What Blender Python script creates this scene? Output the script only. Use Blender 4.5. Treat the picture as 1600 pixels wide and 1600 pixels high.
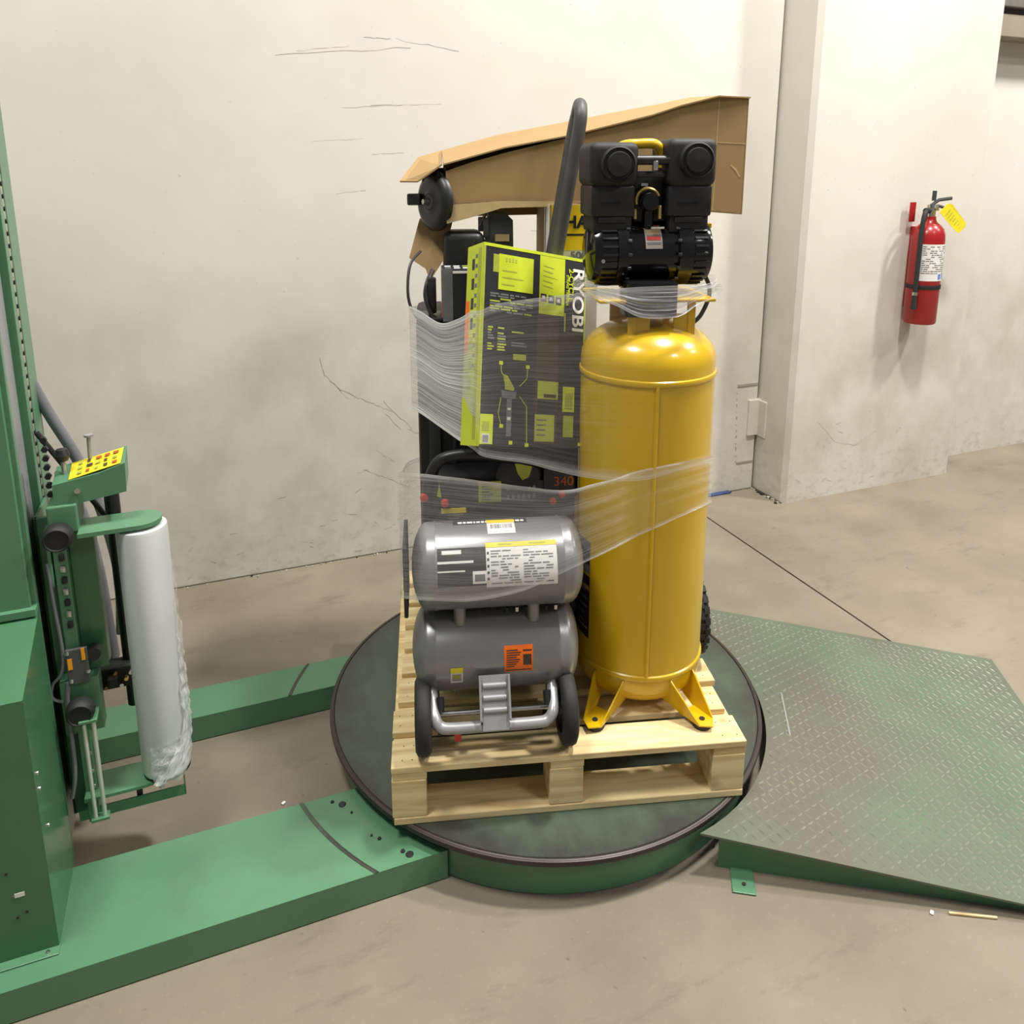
import bpy, bmesh, math, random
from math import sin, cos, pi, radians, sqrt, atan2
from mathutils import Vector, Matrix, noise as mnoise
random.seed(7)
for o in list(bpy.data.objects): bpy.data.objects.remove(o, do_unlink=True)
S = bpy.context.scene
COL = S.collection

# ------------------------------------------------------------------ camera
cam = bpy.data.cameras.new('camera'); cam.sensor_width = 36; cam.sensor_fit = 'HORIZONTAL'
cam.lens = 1232/1600*36; cam.shift_y = (537-800)/1600; cam.clip_start = .05; cam.clip_end = 100
camo = bpy.data.objects.new('camera', cam); COL.objects.link(camo)
camo.location = (-1.092, -2.442, 2.07); camo.rotation_euler = (pi/2-.216, 0, -.375)
S.camera = camo
# ------------------------------------------------------------------ world, lamps, exposure
W = bpy.data.worlds.new('world'); S.world = W; W.use_nodes = True
W.node_tree.nodes['Background'].inputs['Color'].default_value = (1.0, .97, .93, 1)
W.node_tree.nodes['Background'].inputs['Strength'].default_value = .33
def lamp(x, y, z, watt, size=.55, col=(1, .972, .925)):
    l = bpy.data.lights.new('high_bay_lamp', 'AREA'); l.shape = 'DISK'; l.size = size; l.energy = watt; l.color = col
    o = bpy.data.objects.new('high_bay_lamp', l); COL.objects.link(o); o.location = (x, y, z)
lamp(5.4, -1.3, 6.6, 620)
lamp(1.6, -.9, 6.6, 640)
lamp(7.4, -3.2, 6.6, 330)
lamp(-2.2, -1.0, 6.6, 420, 1.2)
lamp(2.6, -5.5, 6.6, 220, 1.2)
S.view_settings.view_transform = 'Standard'; S.view_settings.look = 'None'
S.view_settings.gamma = 1; S.view_settings.use_curve_mapping = False
S.view_settings.exposure = -.75

# ------------------------------------------------------------------ materials
def lin(h):
    if isinstance(h, str):
        h = [int(h[i:i+2], 16)/255 for i in (0, 2, 4)]
    return tuple(c/12.92 if c <= .04045 else ((c+.055)/1.055)**2.4 for c in h)
def nodes(name):
    m = bpy.data.materials.new(name); m.use_nodes = True; nt = m.node_tree
    return m, nt, nt.nodes['Principled BSDF'], nt.nodes.new, nt.links.new
def mat(name, col, rough=.5, metal=0, var=.06, scale=9, bump=0, bscale=60, spec=.5, stretch=None, coat=0, dirt=None, dscale=3, dlo=.5, dhi=.75, damt=.6):
    """paint, plastic, wood ...: base colour mottled with object-space noise, optional dirt colour and bump"""
    m, nt, b, N, L = nodes(name)
    c = lin(col)
    tc = N('ShaderNodeTexCoord'); mp = N('ShaderNodeMapping'); L(tc.outputs['Object'], mp.inputs['Vector'])
    if stretch: mp.inputs['Scale'].default_value = stretch
    nz = N('ShaderNodeTexNoise'); nz.inputs['Scale'].default_value = scale; nz.inputs['Detail'].default_value = 5
    L(mp.outputs[0], nz.inputs['Vector'])
    rp = N('ShaderNodeValToRGB'); L(nz.outputs['Fac'], rp.inputs['Fac'])
    rp.color_ramp.elements[0].position = .3; rp.color_ramp.elements[1].position = .7
    rp.color_ramp.elements[0].color = (*[x*(1-var) for x in c], 1); rp.color_ramp.elements[1].color = (*[min(1, x*(1+var)) for x in c], 1)
    out = rp.outputs['Color']
    if dirt:
        n2 = N('ShaderNodeTexNoise'); n2.inputs['Scale'].default_value = dscale; n2.inputs['Detail'].default_value = 8; n2.inputs['Roughness'].default_value = .65
        L(mp.outputs[0], n2.inputs['Vector'])
        mr = N('ShaderNodeMapRange'); mr.inputs[1].default_value = dlo; mr.inputs[2].default_value = dhi; mr.inputs[4].default_value = damt
        L(n2.outputs['Fac'], mr.inputs[0])
        mx = N('ShaderNodeMix'); mx.data_type = 'RGBA'; L(mr.outputs[0], mx.inputs[0]); L(out, mx.inputs[6]); mx.inputs[7].default_value = (*lin(dirt), 1)
        out = mx.outputs[2]
    L(out, b.inputs['Base Color'])
    b.inputs['Roughness'].default_value = rough; b.inputs['Metallic'].default_value = metal
    b.inputs['Specular IOR Level'].default_value = spec; b.inputs['Coat Weight'].default_value = coat
    if bump:
        n3 = N('ShaderNodeTexNoise'); n3.inputs['Scale'].default_value = bscale; n3.inputs['Detail'].default_value = 4
        L(mp.outputs[0], n3.inputs['Vector'])
        bp = N('ShaderNodeBump'); bp.inputs['Strength'].default_value = bump; bp.inputs['Distance'].default_value = .01
        L(n3.outputs['Fac'], bp.inputs['Height']); L(bp.outputs[0], b.inputs['Normal'])
    return m

def film(name, tint=(.86, .87, .85), lo=.1, hi=.75, su=2.5, sv=46, rough=.16, edge=.5):
    """stretch film: mostly clear, streaked along its length, milky where layered (attribute dens) and at its rolled edges"""
    m, nt, b, N, L = nodes(name)
    out = nt.nodes['Material Output']
    uv = N('ShaderNodeUVMap'); uv.uv_map = 'UVMap'
    mp = N('ShaderNodeMapping'); mp.inputs['Scale'].default_value = (su, sv, 1); L(uv.outputs[0], mp.inputs['Vector'])
    nz = N('ShaderNodeTexNoise'); nz.inputs['Scale'].default_value = 1; nz.inputs['Detail'].default_value = 4; nz.inputs['Distortion'].default_value = .4
    L(mp.outputs[0], nz.inputs['Vector'])
    mr = N('ShaderNodeMapRange'); mr.inputs[1].default_value = .36; mr.inputs[2].default_value = .72; mr.inputs[3].default_value = lo; mr.inputs[4].default_value = hi
    L(nz.outputs['Fac'], mr.inputs[0])
    at = N('ShaderNodeAttribute'); at.attribute_name = 'dens'
    mu = N('ShaderNodeMath'); mu.operation = 'MULTIPLY'; mu.use_clamp = True; L(mr.outputs[0], mu.inputs[0]); L(at.outputs['Fac'], mu.inputs[1])
    # rolled edges
    sp = N('ShaderNodeSeparateXYZ'); L(uv.outputs[0], sp.inputs[0])
    e1 = N('ShaderNodeMath'); e1.operation = 'SUBTRACT'; L(sp.outputs['Y'], e1.inputs[0]); e1.inputs[1].default_value = .5
    e2 = N('ShaderNodeMath'); e2.operation = 'ABSOLUTE'; L(e1.outputs[0], e2.inputs[0])
    e3 = N('ShaderNodeMapRange'); e3.inputs[1].default_value = .44; e3.inputs[2].default_value = .5; e3.inputs[4].default_value = edge; L(e2.outputs[0], e3.inputs[0])
    e4 = N('ShaderNodeMath'); e4.operation = 'MULTIPLY'; L(e3.outputs[0], e4.inputs[0]); L(nz.outputs['Fac'], e4.inputs[1])
    ad = N('ShaderNodeMath'); ad.operation = 'ADD'; ad.use_clamp = True; L(mu.outputs[0], ad.inputs[0]); L(e4.outputs[0], ad.inputs[1])
    b.inputs['Base Color'].default_value = (*tint, 1); b.inputs['Roughness'].default_value = rough; b.inputs['Specular IOR Level'].default_value = .6
    bp = N('ShaderNodeBump'); bp.inputs['Strength'].default_value = .55; bp.inputs['Distance'].default_value = .006
    L(nz.outputs['Fac'], bp.inputs['Height']); L(bp.outputs[0], b.inputs['Normal'])
    tr = N('ShaderNodeBsdfTransparent'); mx = N('ShaderNodeMixShader')
    L(ad.outputs[0], mx.inputs[0]); L(tr.outputs[0], mx.inputs[1]); L(b.outputs[0], mx.inputs[2]); L(mx.outputs[0], out.inputs['Surface'])
    return m

def floor_mat():
    m, nt, b, N, L = nodes('concrete_floor')
    tc = N('ShaderNodeTexCoord')
    def nz(sc, det, st=(1, 1, 1), rot=0, ro=.55):
        mp = N('ShaderNodeMapping'); mp.inputs['Scale'].default_value = st; mp.inputs['Rotation'].default_value = (0, 0, rot); L(tc.outputs['Object'], mp.inputs['Vector'])
        n = N('ShaderNodeTexNoise'); n.inputs['Scale'].default_value = sc; n.inputs['Detail'].default_value = det; n.inputs['Roughness'].default_value = ro
        L(mp.outputs[0], n.inputs['Vector']); return n.outputs['Fac']
    rp = N('ShaderNodeValToRGB'); L(nz(1.6, 8), rp.inputs['Fac'])
    e = rp.color_ramp.elements; e[0].position = .32; e[0].color = (*lin('797062'), 1); e[1].position = .7; e[1].color = (*lin('8f8676'), 1)
    def over(prev, fac, lo, hi, amt, col):
        mr = N('ShaderNodeMapRange'); mr.inputs[1].default_value = lo; mr.inputs[2].default_value = hi; mr.inputs[4].default_value = amt; L(fac, mr.inputs[0])
        mx = N('ShaderNodeMix'); mx.data_type = 'RGBA'; L(mr.outputs[0], mx.inputs[0]); L(prev, mx.inputs[6]); mx.inputs[7].default_value = (*lin(col), 1); return mx.outputs[2]
    c = over(rp.outputs['Color'], nz(5, 8, (.5, 1.6, 1), .3, .7), .56, .72, .5, '5f574a')
    c = over(c, nz(26, 3, (1, 1, 1), 0, .5), .70, .76, .5, '4a4339')
    c = over(c, nz(70, 2), .62, .8, .3, 'a09781')
    L(c, b.inputs['Base Color'])
    b.inputs['Roughness'].default_value = .62; b.inputs['Specular IOR Level'].default_value = .25
    bp = N('ShaderNodeBump'); bp.inputs['Strength'].default_value = .12; bp.inputs['Distance'].default_value = .01; L(nz(40, 6), bp.inputs['Height']); L(bp.outputs[0], b.inputs['Normal'])
    return m
def wall_mat():
    m, nt, b, N, L = nodes('painted_concrete_wall')
    tc = N('ShaderNodeTexCoord'); sp = N('ShaderNodeSeparateXYZ'); L(tc.outputs['Object'], sp.inputs[0])
    def nz(sc, det, st=(1, 1, 1), ro=.55):
        mp = N('ShaderNodeMapping'); mp.inputs['Scale'].default_value = st; L(tc.outputs['Object'], mp.inputs['Vector'])
        n = N('ShaderNodeTexNoise'); n.inputs['Scale'].default_value = sc; n.inputs['Detail'].default_value = det; n.inputs['Roughness'].default_value = ro
        L(mp.outputs[0], n.inputs['Vector']); return n.outputs['Fac']
    rp = N('ShaderNodeValToRGB'); L(nz(1.3, 6), rp.inputs['Fac'])
    e = rp.color_ramp.elements; e[0].position = .25; e[0].color = (*lin('cbc6bb'), 1); e[1].position = .7; e[1].color = (*lin('d8d3c9'), 1)
    def over(prev, fac, col):
        mx = N('ShaderNodeMix'); mx.data_type = 'RGBA'; L(fac, mx.inputs[0]); L(prev, mx.inputs[6]); mx.inputs[7].default_value = (*lin(col), 1); return mx.outputs[2]
    def rng(x, a, b_, c_, d):
        mr = N('ShaderNodeMapRange'); mr.inputs[1].default_value = a; mr.inputs[2].default_value = b_; mr.inputs[3].default_value = c_; mr.inputs[4].default_value = d; L(x, mr.inputs[0]); return mr.outputs[0]
    def mul(a, b_):
        t = N('ShaderNodeMath'); t.operation = 'MULTIPLY'; L(a, t.inputs[0]); L(b_, t.inputs[1]); return t.outputs[0]
    # grimy band where goods have rubbed the wall, dirty specks close to the floor
    low = rng(sp.outputs['Z'], 1.9, .9, 0, 1)
    c = over(rp.outputs['Color'], mul(rng(nz(2.6, 7, (1, 1, .8), .6), .40, .70, .08, .6), low), 'a6a192')
    base = rng(sp.outputs['Z'], .5, .0, 0, 1)
    c = over(c, mul(rng(nz(14, 6, (1, 1, 1.4), .65), .5, .7, 0, .4), base), '857d6d')
    c = over(c, rng(nz(30, 2), .72, .78, 0, .4), '9a9183')
    L(c, b.inputs['Base Color']); b.inputs['Roughness'].default_value = .6; b.inputs['Specular IOR Level'].default_value = .3
    bp = N('ShaderNodeBump'); bp.inputs['Strength'].default_value = .08; bp.inputs['Distance'].default_value = .01; L(nz(9, 6), bp.inputs['Height']); L(bp.outputs[0], b.inputs['Normal'])
    return m
def wood_mat():
    m, nt, b, N, L = nodes('pine_wood')
    tc = N('ShaderNodeTexCoord'); oi = N('ShaderNodeObjectInfo')
    ad = N('ShaderNodeVectorMath'); ad.operation = 'ADD'; L(tc.outputs['Object'], ad.inputs[0])
    cx = N('ShaderNodeCombineXYZ')
    ml = N('ShaderNodeMath'); ml.operation = 'MULTIPLY'; ml.inputs[1].default_value = 13; L(oi.outputs['Random'], ml.inputs[0]); L(ml.outputs[0], cx.inputs[2]); L(cx.outputs[0], ad.inputs[1])
    mp = N('ShaderNodeMapping'); mp.inputs['Scale'].default_value = (1.3, 14, 14); L(ad.outputs[0], mp.inputs['Vector'])
    n1 = N('ShaderNodeTexNoise'); n1.inputs['Scale'].default_value = 2.2; n1.inputs['Detail'].default_value = 6; n1.inputs['Distortion'].default_value = .6; L(mp.outputs[0], n1.inputs['Vector'])
    rp = N('ShaderNodeValToRGB'); L(n1.outputs['Fac'], rp.inputs['Fac'])
    e = rp.color_ramp.elements; e[0].position = .28; e[0].color = (*lin('c2a472'), 1); e[1].position = .62; e[1].color = (*lin('ead7a6'), 1)
    n2 = N('ShaderNodeTexNoise'); n2.inputs['Scale'].default_value = 7; n2.inputs['Detail'].default_value = 3; L(ad.outputs[0], n2.inputs['Vector'])
    mr = N('ShaderNodeMapRange'); mr.inputs[1].default_value = .66; mr.inputs[2].default_value = .74; mr.inputs[4].default_value = .45; L(n2.outputs['Fac'], mr.inputs[0])
    mx = N('ShaderNodeMix'); mx.data_type = 'RGBA'; L(mr.outputs[0], mx.inputs[0]); L(rp.outputs['Color'], mx.inputs[6]); mx.inputs[7].default_value = (*lin('7d5f40'), 1)
    L(mx.outputs[2], b.inputs['Base Color']); b.inputs['Roughness'].default_value = .75; b.inputs['Specular IOR Level'].default_value = .2
    bp = N('ShaderNodeBump'); bp.inputs['Strength'].default_value = .15; bp.inputs['Distance'].default_value = .004; L(n1.outputs['Fac'], bp.inputs['Height']); L(bp.outputs[0], b.inputs['Normal'])
    return m

M = {}
M['floor'] = floor_mat(); M['wall'] = wall_mat(); M['wood'] = wood_mat()
M['joint'] = mat('dirty_joint_shadow', '554e43', .9); M['gap'] = mat('dark_gap', '2a2620', .9)
M['scuff'] = mat('scuff_grey', '9f988b', .8); M['scuff_l'] = mat('faint_scuff_grey', 'b9b3a7', .8)
M['beam'] = mat('grey_steel_beam', '6d6a62', .5, .2, dirt='8d897e', dscale=5)
M['beam2'] = mat('tan_steel_beam', '8c8473', .6)
GREEN = '558262'
M['green'] = mat('green_machine_paint', GREEN, .32, 0, .05, 4, dirt='4d6b55', dscale=5, dlo=.6, dhi=.8, damt=.35, bump=.02, bscale=300)
M['green_d'] = mat('green_machine_paint_gloss', '44714f', .2, 0, .04, 4)
M['green_base'] = mat('green_scuffed_floor_frame', GREEN, .34, 0, .06, 3, dirt='5b6a58', dscale=4, dlo=.56, dhi=.78, damt=.55, bump=.02, bscale=200)
M['table'] = mat('worn_green_turntable', '4b5b4d', .38, .1, .10, 3, stretch=(3.2, .9, 1), dirt='45443e', dscale=2.2, dlo=.42, dhi=.7, damt=.75, bump=.03, bscale=30)
def table_grime(m):
    nt = m.node_tree; N, L = nt.nodes.new, nt.links.new; b = nt.nodes['Principled BSDF']; src = b.inputs['Base Color'].links[0].from_socket
    tc = N('ShaderNodeTexCoord'); mp = N('ShaderNodeMapping'); mp.inputs['Scale'].default_value = (1, 1, 0); L(tc.outputs['Object'], mp.inputs['Vector'])
    ln = N('ShaderNodeVectorMath'); ln.operation = 'LENGTH'; L(mp.outputs[0], ln.inputs[0])
    nz = N('ShaderNodeTexNoise'); nz.inputs['Scale'].default_value = 5; nz.inputs['Detail'].default_value = 8; nz.inputs['Roughness'].default_value = .7; L(tc.outputs['Object'], nz.inputs['Vector'])
    md = N('ShaderNodeMath'); md.operation = 'MULTIPLY_ADD'; md.inputs[1].default_value = .34; L(nz.outputs['Fac'], md.inputs[0]); L(ln.outputs['Value'], md.inputs[2])
    mr = N('ShaderNodeMapRange'); mr.inputs[1].default_value = .86; mr.inputs[2].default_value = .97; mr.inputs[4].default_value = .85; L(md.outputs[0], mr.inputs[0])
    mx = N('ShaderNodeMix'); mx.data_type = 'RGBA'; L(mr.outputs[0], mx.inputs[0]); L(src, mx.inputs[6]); mx.inputs[7].default_value = (*lin('3b3733'), 1); L(mx.outputs[2], b.inputs['Base Color'])
table_grime(M['table'])
M['table_rim'] = mat('bare_dark_steel_rim', '3f3833', .4, .4, .15, 8)
M['plate'] = mat('worn_green_tread_plate', '63745e', .42, .2, .1, 5, dirt='69625a', dscale=1.5, dlo=.40, dhi=.64, damt=.8, bump=.05, bscale=50)
M['tread'] = mat('worn_tread_tops', 'b4b7a8', .26, .5, .18, 12)
M['yellow'] = mat('yellow_tank_paint', 'd1aa13', .25, 0, .02, 4, coat=.35)
M['black'] = mat('black_plastic', '1d1d1f', .42, 0, .12, 20)
M['black_m'] = mat('black_matte_plastic', '1a1a1b', .62, 0, .12, 20)
M['black_g'] = mat('black_gloss_enamel', '121214', .14, 0, .08, 10)
M['dark'] = mat('charcoal_plastic', '35363a', .45, 0, .1, 12)
M['rubber'] = mat('black_rubber', '232323', .7, 0, .15, 30)
M['tube_grey'] = mat('dark_grey_powder_coat', '4a4a49', .5, 0, .06, 14)
M['silver'] = mat('silver_grey_tank_paint', '8b8c8d', .32, .5, .03, 30, bump=.02, bscale=300)
M['silver_l'] = mat('light_silver_paint', '9fa0a2', .33, .35, .03, 30)
M['steel'] = mat('bright_steel', 'c9c9c6', .22, .95, .06, 30)
M['dull'] = mat('dull_tan_label', 'a89f94', .5); M['rod'] = mat('chromed_rod', 'd2d2cc', .25, .5, .04, 20); M['brass'] = mat('brass', 'd8b878', .28, .8, .08, 30)
M['red'] = mat('red_enamel', '951a1a', .3, 0, .04, 10, coat=.2)
M['redp'] = mat('red_plastic', 'c2362f', .45)
M['card'] = mat('brown_cardboard', '9f845d', .82, 0, .05, 5, dirt='8d734d', dscale=2.5, dlo=.5, dhi=.8, damt=.4, bump=.06, bscale=14, spec=.15)
M['card_l'] = mat('cardboard_cut_edge', 'bfa780', .85, 0, .06, 30, spec=.15)
M['ybox'] = mat('lime_yellow_print', 'c2cf2c', .45, 0, .05, 14)
M['ybox_d'] = mat('olive_lime_print', 'a3ad3c', .5, 0, .12, 18)
M['bprint'] = mat('black_carton_print', '26272a', .4, 0, .08, 10)
M['brprint'] = mat('brown_carton_print', '43332b', .42, 0, .15, 6)
M['gprint'] = mat('grey_print', '6c6e6f', .5, 0, .15, 30)
M['white'] = mat('white_print', 'ecebe6', .5, 0, .03, 20)
M['whitep'] = mat('white_paper_label', 'd9d9d4', .55, 0, .04, 30)
M['ylabel'] = mat('yellow_label', 'dcca28', .5, 0, .04, 20)
M['yhead'] = mat('golden_yellow_print', 'e4c11d', .5, 0, .04, 20)
M['orange'] = mat('orange_label', 'ee6f1b', .5, 0, .05, 20)
M['rust'] = mat('dull_orange_print', 'a8501f', .5); M['amber'] = mat('amber_sticker', 'f2a01c', .45, 0, .03, 20)
M['blue'] = mat('blue_print', '5f83c0', .5)
M['tape'] = mat('blue_tape', '3a4c78', .6)
M['film'] = film('stretch_film', lo=.4, hi=.85, sv=60, edge=.8)
M['film_thick'] = film('stretch_film_layered', lo=.55, hi=.95, su=3, sv=26, edge=.4)
M['film_rope'] = film('stretch_film_roped', tint=(.8, .8, .84), lo=.05, hi=1.0, su=3, sv=16, rough=.1, edge=.3)
M['roll'] = mat('film_roll_white', 'd2d6d4', .34, 0, .05, 3, stretch=(6, 6, .5), coat=.3)
M['crinkle'] = film('crinkled_film_tail', tint=(.93, .94, .95), lo=.35, hi=1, su=14, sv=14, rough=.08, edge=.2)
M['hose'] = mat('grey_hose', '76767c', .45, 0, .08, 20)
M['grime'] = mat('dark_mechanism', '2c2c2b', .5, .3, .2, 30)

# ------------------------------------------------------------------ mesh builder
class MB:
    def __init__(s): s.v = []; s.f = []; s.mi = []; s.uv = {}; s.mats = []; s.dens = None
    def _m(s, m):
        m = M[m] if isinstance(m, str) else m
        if m not in s.mats: s.mats.append(m)
        return s.mats.index(m)
    def add(s, vs, fs, m):
        k = len(s.v); mi = s._m(m); s.v += [tuple(v) for v in vs]
        for f in fs: s.f.append([i+k for i in f]); s.mi.append(mi)
        return s
    def box(s, c, d, m, bev=0, rot=None, seg=2):
        bm = bmesh.new(); bmesh.ops.create_cube(bm, size=1)
        for v in bm.verts: v.co = Vector((v.co.x*d[0], v.co.y*d[1], v.co.z*d[2]))
        if bev: bmesh.ops.bevel(bm, geom=bm.edges[:], offset=min(bev, min(d)*.45), segments=seg, affect='EDGES', profile=.5)
        if rot is not None: bm.transform(rot.to_4x4())
        bm.verts.ensure_lookup_table(); c = Vector(c)
        s.add([v.co+c for v in bm.verts], [[v.index for v in f.verts] for f in bm.faces], m); bm.free(); return s
    def b2(s, lo, hi, m, bev=0):
        return s.box([(a+b)/2 for a, b in zip(lo, hi)], [abs(b-a) for a, b in zip(lo, hi)], m, bev)
    def tube(s, pts, r, m, seg=12, closed=False, cap=True, radii=None):
        P = [Vector(p) for p in pts]; n = len(P); rings = []; up = None
        for i in range(n):
            if closed: t = P[(i+1) % n]-P[i-1]
            else: t = P[min(i+1, n-1)]-P[max(i-1, 0)]
            t.normalize()
            if up is None:
                up = Vector((0, 0, 1)) if abs(t.z) < .9 else Vector((1, 0, 0))
            up = (up-t*up.dot(t)).normalized(); sd = t.cross(up)
            rr = radii[i] if radii else r
            rings.append([P[i]+rr*(cos(2*pi*j/seg)*up+sin(2*pi*j/seg)*sd) for j in range(seg)])
        vs = [v for rg in rings for v in rg]; fs = []
        for i in range(n if closed else n-1):
            a = i*seg; b = ((i+1) % n)*seg
            for j in range(seg): fs.append([a+j, a+(j+1) % seg, b+(j+1) % seg, b+j])
        if cap and not closed: fs += [list(range(seg))[::-1], list(range((n-1)*seg, n*seg))]
        return s.add(vs, fs, m)
    def cyl(s, p0, p1, r, m, seg=20, r1=None):
        return s.tube([p0, p1], r, m, seg, radii=[r, r if r1 is None else r1])
    def lathe(s, prof, m, o=(0, 0, 0), ax=(0, 0, 1), seg=40, a0=0, a1=2*pi):
        ax = Vector(ax).normalized(); x = Vector((1, 0, 0)) if abs(ax.x) < .9 else Vector((0, 1, 0)); x = (x-ax*x.dot(ax)).normalized(); y = ax.cross(x); o = Vector(o)
        full = abs(a1-a0-2*pi) < 1e-6; n = seg if full else seg+1; vs = []; fs = []
        for r, z in prof:
            for j in range(n):
                a = a0+(a1-a0)*j/seg; vs.append(o+ax*z+x*(r*cos(a))+y*(r*sin(a)))
        for i in range(len(prof)-1):
            for j in range(seg):
                j2 = (j+1) % n if full else j+1
                fs.append([i*n+j, i*n+j2, (i+1)*n+j2, (i+1)*n+j])
        return s.add(vs, fs, m)
    def prism(s, poly, o, ex, ey, ez, m):
        """2-D outline in ex, ey pushed along ez (vector with its length)"""
        o, ex, ey, ez = map(Vector, (o, ex, ey, ez)); n = len(poly)
        a = [o+ex*p[0]+ey*p[1] for p in poly]; b = [p+ez for p in a]
        return s.add(a+b, [list(range(n))[::-1], list(range(n, 2*n))]+[[i, (i+1) % n, n+(i+1) % n, n+i] for i in range(n)], m)
    def sheet(s, poly, t, m, nrm=None):
        """bent or flat plate from 3-D outline with thickness t"""
        P = [Vector(p) for p in poly]; n = len(P)
        nv = Vector(nrm) if nrm else (P[1]-P[0]).cross(P[-1]-P[0]).normalized()
        return s.add(P+[p-nv*t for p in P], [list(range(n)), list(range(n, 2*n))[::-1]]+[[i, n+i, n+(i+1) % n, (i+1) % n] for i in range(n)], m)
    def build(s, name, parent=None, smooth=40, origin=None, kind=None):
        me = bpy.data.meshes.new(name); o3 = Vector(origin) if origin is not None else Vector((0, 0, 0))
        me.from_pydata([Vector(v)-o3 for v in s.v], [], s.f)
        for m in s.mats: me.materials.append(m)
        me.polygons.foreach_set('material_index', s.mi)
        me.validate(clean_customdata=False)
        bm = bmesh.new(); bm.from_mesh(me); bmesh.ops.recalc_face_normals(bm, faces=bm.faces); bm.to_mesh(me); bm.free()
        if smooth:
            me.shade_smooth(); me.set_sharp_from_angle(angle=radians(smooth))
        ob = bpy.data.objects.new(name, me); COL.objects.link(ob)
        if parent: ob.parent = parent
        if kind or name in ('print', 'motor_bolts', 'cap_screws', 'crease', 'rubber_clamp'): ob['kind'] = kind or 'stuff'
        return ob
def tag(o, label, cat, group=None):
    o['label'] = label; o['category'] = cat
    if group: o['group'] = group
    return o
def thing(name, label, cat, loc=(0, 0, 0), rz=0, group=None, rot=None):
    o = bpy.data.objects.new(name, None); o.empty_display_size = .1; COL.objects.link(o); o.location = loc
    if rot is not None: o.rotation_euler = rot.to_euler()
    else: o.rotation_euler = (0, 0, rz)
    return tag(o, label, cat, group)
def mesh_text(name, txt, size, m, parent, mw, align='CENTER', thick=.0006, sx=1, bold=0.0):
    cu = bpy.data.curves.new('lettering', 'FONT'); cu.body = txt; cu.size = size; cu.align_x = align; cu.align_y = 'CENTER'; cu.extrude = thick; cu.offset = bold
    t = bpy.data.objects.new('lettering', cu); COL.objects.link(t)
    me = bpy.data.meshes.new_from_object(t.evaluated_get(bpy.context.evaluated_depsgraph_get()))
    bpy.data.objects.remove(t); me.transform(mw @ Matrix.Scale(sx, 4, (1, 0, 0))); me.materials.clear(); me.materials.append(M[m])
    o = bpy.data.objects.new(name, me); COL.objects.link(o); o.parent = parent; return o
def smoothpath(pts, n=6):
    P = [Vector(p) for p in pts]; out = []
    for i in range(len(P)-1):
        a, b, c, d = P[max(i-1, 0)], P[i], P[i+1], P[min(i+2, len(P)-1)]
        for k in range(n):
            t = k/n; out.append(.5*((2*b)+(-a+c)*t+(2*a-5*b+4*c-d)*t*t+(-a+3*b-3*c+d)*t**3))
    return out+[P[-1]]

# ================================================================== the setting
def struct(o): o['kind'] = 'structure'; return o
f = MB()
f.b2((-6, -7, -.15), (1.654, 1.9, 0), 'floor'); f.b2((1.665, -7, -.15), (11, 1.9, 0), 'floor'); f.b2((1.65, -7, -.15), (1.668, 1.9, -.03), 'gap')
struct(f.build('floor', smooth=0))
wb = MB(); wb.b2((-6, 1.572, -.05), (2.205, 1.9, 5.5), 'wall')
wb = struct(wb.build('wall_back', smooth=0))
g = MB(); g.b2((2.2, 1.60, -.05), (2.26, 1.75, 5.5), 'gap'); g.build('panel_joint', wb, 0)
wp = MB()   # pillar whose near edge is chamfered
wp.prism([(2.222, 1.60), (2.222, 1.31), (2.252, 1.283), (3.64, 1.283), (3.64, 1.60)], (0, 0, -.05), (1, 0, 0), (0, 1, 0), (0, 0, 5.6), 'wall')
wpo = struct(wp.build('wall_pillar', smooth=0))
wf = MB(); wf.b2((3.6, 1.532, -.05), (11, 1.9, 5.5), 'wall'); struct(wf.build('wall_right', smooth=0))
t = MB(); t.b2((2.135, 1.556, .375), (2.232, 1.59, .618), 'wall', .004); t.b2((2.212, 1.488, .37), (2.23, 1.59, .612), 'wall', .004)
t.b2((2.07, 1.5665, .19), (2.2, 1.574, .2), 'scuff'); t.b2((2.045, 1.5665, .715), (2.2, 1.574, .73), 'scuff')
for z in range(12): t.b2((2.045+.022*(1-z/11)-.006, 1.569, .2+z*.043), (2.045+.022*(1-z/11), 1.5735, .2+z*.043+.03*random.random()), 'scuff')
struct(t.build('trim_1', smooth=0))
t = MB()
t.b2((3.64, 1.36, 2.905), (7, 1.533, 3.04), 'beam2', .004); t.b2((3.64, 1.40, 3.04), (7, 1.533, 3.075), 'beam'); t.b2((3.64, 1.33, 3.075), (7, 1.533, 3.2), 'beam', .006)
struct(t.build('trim_2', smooth=0))
# rubbed streaks and cracks on the back wall (flat marks that stay on the paint)
sc = MB(); rs = random.Random(3)
def mark(x0, z0, x1, z1, w, jag=.01, n=8, y=1.5708, m='scuff_l'):
    P = [(x0+(x1-x0)*i/n, z0+(z1-z0)*i/n+rs.uniform(-jag, jag)) for i in range(n+1)]
    vs = []; fs = []
    for i, (x, z) in enumerate(P):
        ww = w*rs.uniform(.3, 1); dx, dz = x1-x0, z1-z0; l = sqrt(dx*dx+dz*dz); vs += [(x-dz/l*ww, y, z+dx/l*ww), (x+dz/l*ww, y, z-dx/l*ww)]
    for i in range(n): fs.append([2*i, 2*i+1, 2*i+3, 2*i+2])
    sc.add(vs, fs, m)
mark(-.7, 2.6, -.05, 2.665, .0016, .006); mark(-.28, 2.7, -.15, 2.70, .0022, .002); mark(-.12, 2.70, .2, 2.66, .0012, .005)
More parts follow.
